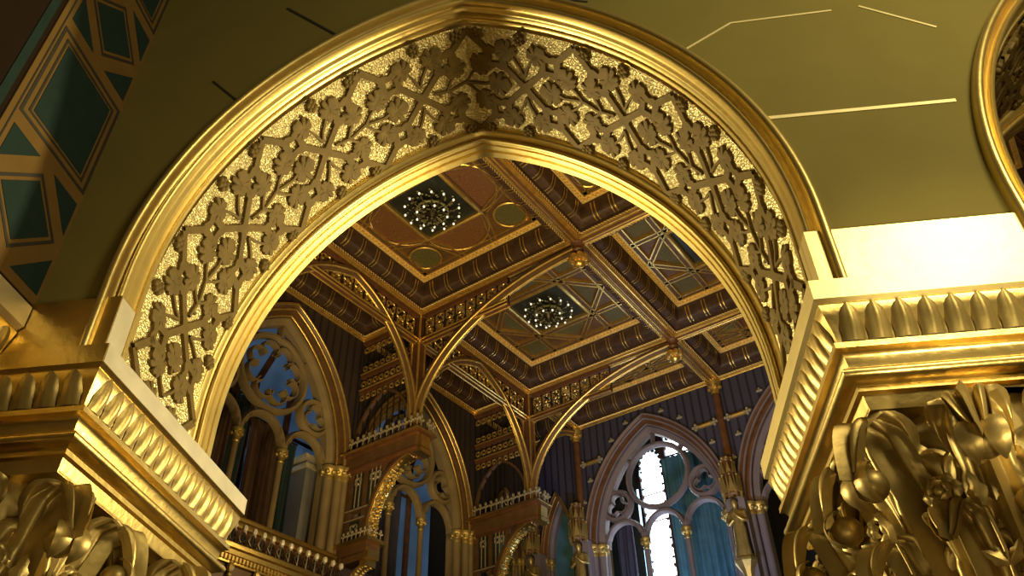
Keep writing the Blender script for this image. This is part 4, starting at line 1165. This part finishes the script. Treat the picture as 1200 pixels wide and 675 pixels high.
def curtain(f3, s0, s1, z0, z1, d, mat, label, folds, group=None, slope=0., amp=.05):
    m = MB(); n = folds * 8; rows = []
    for r, u in enumerate((0, .25, .5, .75, .93, 1)):
        row = []
        for i in range(n + 1):
            s_ = s0 + (s1 - s0) * i / n; zt_ = z1 + slope * (s_ - s0)
            row.append(f3(s_ + .02 * sin(i * .37 + r), z0 + (zt_ - z0) * u, d + amp * (1.1 - .5 * u) * (sin(2 * pi * i / 8) + .35 * sin(2 * pi * i / 8 * .5 + 1))))
        rows.append(row)
    m.grid(rows)
    t = single('curtain', m, mat, HALL, f3((s0 + s1) / 2, z0, d), label, 'curtain', group, smooth=80)
    r = MB(); r.tube([f3(s0 - .03, z1 + .02, d), f3(s1 + .03, z1 + slope * (s1 - s0) + .02, d)], .025, 6); part('rail', r, 'iron', t)
    return t
curtain(fb3, -7.50, -5.30, 4.3, 9.36, 1.45, 'teal_cloth', 'teal pleated curtain filling the right of the bright end window', 13)
curtain(fb3, -8.90, -8.45, 4.3, 8.15, 1.30, 'violet_cloth', 'dim violet curtain left of the bright daylight lancet', 4)
curtain(fl3, 6.5, 7.25, 4.9, 8.0, .95, 'violet_cloth', 'near-black curtain beside the white arch jamb in left window', 5)
curtain(fl3, 7.62, 8.12, 4.9, 8.2, 1.05, 'teal_dark', 'dark blue-green curtain in the middle light of the left window', 4)
curtain(fl3, 7.30, 7.66, 4.9, 8.2, .85, 'brown_cloth', 'narrow brown curtain left of the middle light of the left window', 3)
curtain(fl3, 8.14, 8.85, 4.9, 7.75, .90, 'brown_cloth', 'wide brown curtain behind the right colonnette of left window', 6)
curtain(fl3, 8.86, 9.12, 4.9, 7.55, .80, 'teal_dark', 'narrow teal curtain in the right light of the left window', 3)
curtain(fl3, 10.3, 12.3, 4.9, 8.1, .95, 'violet_cloth', 'dark curtain filling the left of the second window', 14)
m = MB(); m.box(WALL - 2.1, WALL - .62, 9.30, 9.6, 4.0, 7.28); pr = single('corridor_pier', m, 'grey_stone', HALL, (WALL - 1.2, 9.55, 4.0), 'grey stone corridor pier seen through the right light of the left window', 'pier', None, 'thing', smooth=0)
m = MB(); m.box(WALL - 2.15, WALL - .55, 9.2, 9.65, 7.28, 7.36); m.box(WALL - 2.15, WALL - .58, 9.25, 9.63, 7.12, 7.2); part('moulding', m, 'jamb', pr, smooth=0)
for i, c_ in enumerate(WB):
    t = thing('window_%d' % (9 + i), HALL, fl3(c_, 4.9, 1.7), kind='structure')
    m = MB(); m.quad(fl3(c_ - 2.4, 4.9, 1.7), fl3(c_ + 2.4, 4.9, 1.7), fl3(c_ + 2.4, 10.6, 1.7), fl3(c_ - 2.4, 10.6, 1.7)); part('blue_pane', m, 'blueglass', t, smooth=0)
    m = MB()
    for x in (-1.3, -.35, .6, 1.5):
        m.tube([fl3(c_ + x, 4.9, 1.6), fl3(c_ + x, 9.0, 1.6), fl3(c_ + x + .45, 10.3, 1.6)], .07, 6)
    for z in (6.2, 8.2): m.tube([fl3(c_ - 2.2, z, 1.62), fl3(c_ + 2.2, z, 1.62)], .04, 5)
    part('glazing_bar', m, 'wood', t)
    m = MB()
    for x, z in ((-.75, 8.75), (1.02, 7.62), (1.06, 8.1)): m.ngon([fl3(c_ + x + .09 * cos(q) * (1 if z > 8 else 1.2), z + .22 * sin(q), 1.66) for q in [2 * pi * i / 12 for i in range(12)]])
    part('bright_pane', m, 'sky_strip', t, smooth=0)

# ---- sill cornice with cresting along the left wall
t = thing('gallery_cornice', HALL, (WALL, 7.6, 4.5), 'gilded sill cornice with pale-tipped cresting below the left window', 'cornice', None, 'thing')
y0_, y1_ = 5.6, 9.66
def run_y(mb, prof): mb.grid([[(x, y0_, z) for x, z in prof], [(x, y1_, z) for x, z in prof]])
m = MB(); run_y(m, [(WALL - .3, 5.36), (WALL + .10, 5.36), (WALL + .12, 5.33), (WALL + .12, 5.28), (WALL + .09, 5.26), (WALL + .06, 5.2), (WALL + .02, 5.18)]); part('sill', m, 'gold', t, smooth=30)
m = MB(); run_y(m, [(WALL + .02, 5.19), (WALL + .03, 5.0), (WALL + .25, 4.80)]); part('sloped_panel', m, 'wood', t, smooth=0)
m = MB(); run_y(m, [(WALL + .22, 4.81), (WALL + .36, 4.81), (WALL + .40, 4.78), (WALL + .40, 4.72), (WALL + .36, 4.70), (WALL + .34, 4.64), (WALL + .30, 4.63), (WALL + .30, 4.52), (WALL + .02, 4.50)]); part('gilt_shelf', m, 'gold', t, smooth=30)
m = MB()
for k in range(60):
    y = y0_ + (y1_ - y0_) * (k + .5) / 60; m.box(WALL + .29, WALL + .345, y - .018, y + .018, 4.55, 4.62)
part('dentil_course', m, 'gold_carve', t, smooth=0)
m = MB(); m.box(WALL, WALL + .24, y0_, y1_, 3.6, 4.51); part('maroon_panel', m, 'wood_red', t, smooth=0)
for k in range(8):
    m = MB(); y = y0_ + .3 + k * .5; m.ball((WALL + .30, y, 4.46), .06, 8, 1, 1, 1.4); m.ball((WALL + .30, y, 4.35), .04, 8); part('gilt_drop', m, 'gold_carve', t)
for k in range(21):
    for r_ in (0, 1):
        y = y0_ + .1 + (y1_ - y0_ - .2) * (k + .5 * r_) / 20.6; x = WALL + .20 + .14 * r_
        m = MB(); z = 4.81
        m.tube([(x, y, z), (x + .02, y, z + .22)], .018, 6)
        for s_ in (-1, 1): m.tube([(x, y, z + .02), (x, y + s_ * .065, z + .10), (x + .01, y + s_ * .02, z + .20)], .015, 5)
        st_ = part('finial', m, 'iron', t)
        m = MB(); m.ball((x + .03, y, z + .255), .044, 7, 1.1, 1, 1.35); m.tube([(x + .02, y, z + .2), (x + .03, y, z + .26)], .02, 5); part('tip', m, 'pale_tip', st_, off=t['_b'])

# ---- statues under canopies on the piers of the end wall
def statue(x, y, label, canlabel, zb=5.80):
    pil = thing('pier_shaft', HALL, (x, y + .12, 4.0), 'slim shaft rising to the ceiling behind the ' + canlabel, 'shaft', None, 'thing')
    m = MB(); m.box(x - .20, x + .20, y + .05, UE + .02, 3.0, 7.1); part('stone_body', m, 'back_stone', pil, smooth=0)
    m = MB(); m.tube([(x, UE - .08, 7.0), (x, UE - .08, 9.72)], .085, 10); part('upper_shaft', m, 'wood', pil)
    m = MB(); m.lathe([(.10, -.28), (.11, -.24), (.09, -.2), (.12, -.1), (.17, -.02), (.17, .06), (.0, .07)], (x, UE - .08, 9.93), 12)
    for q in range(6): m.ball((x + .13 * cos(q * 1.05), UE - .08 + .13 * sin(q * 1.05), 9.82), .05, 6)
    part('capital', m, 'ceil_gold', pil)
    ped = thing('pedestal', HALL, (x, y, zb - .45), 'bracket under the ' + canlabel, 'pedestal')
    m = MB(); m.lathe([(.04, -.45), (.09, -.38), (.12, -.25), (.20, -.12), (.23, -.08), (.23, -.03), (.20, 0), (.0, 0)], (x, y, zb), 8); part('corbel', m, 'gold_carve', ped, smooth=30)
    st = thing('statue', HALL, (x, y, zb), label, 'statue')
    m = MB(); rings = []
    for z, rx, ry, ox, oy in ((0, .17, .15, 0, 0), (.05, .175, .155, 0, 0), (.25, .15, .13, .005, 0), (.45, .135, .12, .012, -.01), (.58, .14, .115, .015, -.01), (.68, .118, .10, .01, 0), (.80, .135, .105, .0, 0), (.90, .165, .095, -.005, .0), (.97, .15, .08, -.005, 0), (1.00, .06, .055, -.005, 0), (1.04, .045, .048, -.005, -.01), (1.08, .055, .06, -.005, -.015), (1.13, .066, .078, -.005, -.02), (1.18, .066, .08, -.005, -.015), (1.23, .05, .06, -.005, -.01), (1.25, .015, .02, -.005, -.01)):
        rings.append([(x + ox + rx * cos(b) * (1 + (.07 * sin(9 * b) if z < .7 else 0)), y + oy + ry * sin(b) * (1 + (.07 * sin(9 * b) if z < .7 else 0)), zb + z) for b in [2 * pi * i / 28 for i in range(28)]])
    m.loft(rings); m.ngon(rings[0][::-1])
    for sg in (-1, 1):                                  # bent arms, one hand raised to the breast
        up_ = .14 if sg > 0 else .05
        m.tube([(x + sg * .145, y, zb + .93), (x + sg * .19, y - .03, zb + .74), (x + sg * .13, y - .13, zb + .66 + up_ * .5), (x + sg * .03, y - .16, zb + .70 + up_)], [.055, .05, .042, .026], 8)
        hx_, hy_, hz_ = x + sg * .02, y - .165, zb + .71 + up_
        for q in range(5): m.tube([(hx_, hy_, hz_), (hx_ - sg * .02 + sg * .004 * q, hy_ - .012, hz_ + .018 + .010 * q)], .007, 5)
    m.ball((x - .005, y - .10, zb + 1.145), .014, 6, .8, 1.3, 1.3)     # nose
    part('robed_figure', m, 'gold_carve', st, smooth=60)
    m = MB(); m.ball((x - .005, y + .01, zb + 1.19), .078, 10, 1, 1, .95); m.ball((x - .005, y + .045, zb + 1.12), .065, 8, 1, .7, 1.2); part('hair', m, 'iron', st)
    m = MB(); m.grid([[(x + .19 * cos(b) * k, y + .15 * sin(b) * k + .03, zb + z) for b in [-.5 + (pi + 1.0) * i / 14 for i in range(15)]] for z, k in ((.06, 1.0), (.35, .92), (.7, .86), (.94, .80))]); part('cloak', m, 'iron', st, smooth=60)
    cn = thing('canopy', HALL, (x, y, 7.08), 'pinnacled canopy over the ' + canlabel, 'canopy')
    m = MB(); m.lathe([(.17, 0), (.19, .03), (.19, .10), (.17, .14), (.145, .15), (.13, .50), (.14, .54), (.115, .58), (.095, .80), (.12, .83), (.12, .88), (.0, .9)], (x, y, 7.08), 8); part('turret', m, 'wood', cn, smooth=20)
    m = MB()
    for q in range(8):
        b = 2 * pi * (q + .5) / 8; ca, sa = cos(b), sin(b); tx, ty = -sa, ca
        for (rr, z0_, z1_, hw) in ((.185, .06, .42, .068), (.135, .50, .76, .05)):
            pts = [(x + rr * ca + tx * v, y + rr * sa + ty * v, 7.08 + z) for v, z in ((-hw, z0_), (hw, z0_), (hw * .2, z1_ - .05), (0, z1_), (-hw * .2, z1_ - .05))]
            m.prism(pts, (ca * .03, sa * .03, 0)); m.ball((x + (rr + .015) * ca, y + (rr + .015) * sa, 7.08 + z1_ + .02), .028, 6)
        b2 = 2 * pi * q / 8
        m.tube([(x + .19 * cos(b2), y + .19 * sin(b2), 7.08 + z) for z in (-.06, .1, .46)], [.02, .03, .008], 6)
    for q in range(6): m.ball((x + .10 * cos(q * 1.05), y + .10 * sin(q * 1.05), 7.08 + .86), .04, 6)
    part('gablet', m, 'gold_carve', cn, smooth=30)
statue(V1, UE - .32, 'gilded robed statue on the pier right of the bright window', 'statue right of the bright window')
statue(V0 + .02, UE - .32, 'gilded robed statue on the pier left of the bright window', 'statue left of the bright window')
statue(-10.33, UE - .32, 'dim robed statue in the far left corner beneath the far brace', 'statue in the far left corner')
# rails of the end wall between window heads
for x0_, x1_, lab in ((V1 - .62, V1 - .16, 'short gilt rail left of the shaft above the right statue'), (V1 + .16, V1 + .62, 'short gilt rail right of the shaft above the right statue'), (V0 + .16, V0 + .62, 'short gilt rail beside the shaft above the left statue')):
    m = MB(); m.tube([(x0_, UE - .05, 9.02), (x1_, UE - .05, 9.02)], .05, 8)
    r_ = single('gilt_rail', m, 'ceil_gold', HALL, ((x0_ + x1_) / 2, UE - .05, 9.02), lab, 'rail', None, 'thing')
    for x in (x0_, x1_):
        m = MB()
        for dx, dz in ((0, 0), (.06, 0), (-.06, 0), (0, .06), (0, -.06)): m.ball((x + dx, UE - .08, 9.02 + dz), .04, 6)
        part('fleuron', m, 'fleuron', r_)

# ================================================================== camera, lights, world
cam = bpy.data.cameras.new('camera'); co = bpy.data.objects.new('camera', cam); COL.objects.link(co)
f_, pitch, roll = 952.782, .680122, -.0261494
F = Vector((0, cos(pitch), sin(pitch))); U = Vector((0, -sin(pitch), cos(pitch))); X = Vector((1, 0, 0))
r_ = X * cos(roll) + U * sin(roll); u_ = -X * sin(roll) + U * cos(roll)
co.matrix_world = Matrix(((r_.x, u_.x, -F.x, 0), (r_.y, u_.y, -F.y, 0), (r_.z, u_.z, -F.z, EYE), (0, 0, 0, 1)))
cam.sensor_width = 36; cam.lens = 36 * f_ / 1200; cam.clip_start = .05
scene.camera = co

def lamp(kind, fr, loc, energy, col, size=.2, aim=None, spot=None, name='lamp'):
    l = bpy.data.lights.new(name, kind); l.energy = energy; l.color = col
    o = bpy.data.objects.new(name, l); COL.objects.link(o)
    p = fr @ Vector(loc)
    if kind == 'AREA': l.size = size
    else: l.shadow_soft_size = size
    if kind == 'SPOT': l.spot_size = radians(spot or 60); l.spot_blend = .45
    o.location = p
    if aim is not None:
        d = (fr @ Vector(aim)) - p; o.rotation_euler = d.to_track_quat('-Z', 'Y').to_euler()
    return o
WARM = (1, .80, .44); WARM2 = (1, .87, .54); BLUE = (.42, .62, 1.0)
lamp('AREA', DOME, dp(1.12, -.05, 1.62), 150, WARM2, 1.5, dp(.45, 1.0, 1.0))
lamp('SPOT', DOME, dp(.66, .42, .22), 220, WARM2, .12, dp(.61, 1.0, .62), 40)
lamp('SPOT', DOME, dp(.80, 2.0, .82), 1180, WARM2, .35, dp(-.75, 1.2, 1.03), 50)
lamp('SPOT', DOME, dp(-1.35, 2.1, .82), 1400, WARM2, .35, dp(.36, 1.2, 1.0), 48)
lamp('AREA', DOME, dp(.10, .10, -.25), 18, WARM, .9, dp(-.2, 1.2, 1.0))
lamp('POINT', DOME, dp(-.45, .35, -.05), 22, WARM, .25)
lamp('AREA', HALL, (-1.0, 9.0, 2.6), 220, (1, .75, .36), 2.0, (-5.5, 9.5, 10))
lamp('SPOT', HALL, (-4.0, 4.2, 1.2), 2050, (1, .77, .38), .6, (-6.6, 11.0, 10), 66)
lamp('POINT', HALL, (-8.4, 8.0, 5.0), 75, (1, .74, .34), .3)
lamp('SPOT', HALL, (-5.2, 11.0, 2.6), 900, (.55, .66, 1.0), .5, (-6.6, 15.8, 8.6), 62)  # added blue spot for the daylight tone on the end wall, no fitting there
lamp('AREA', HALL, (-7.2, UE + 1.0, 5.0), 60, BLUE, 1.5, (-7.2, UE, 9))
wd = bpy.data.worlds.new('world'); scene.world = wd; wd.use_nodes = True
wd.node_tree.nodes['Background'].inputs['Color'].default_value = (.9, .62, .30, 1); wd.node_tree.nodes['Background'].inputs['Strength'].default_value = .05
scene.view_settings.view_transform = 'Standard'; scene.view_settings.exposure = .15
for o in scene.objects:
    if '_b' in o: del o['_b']
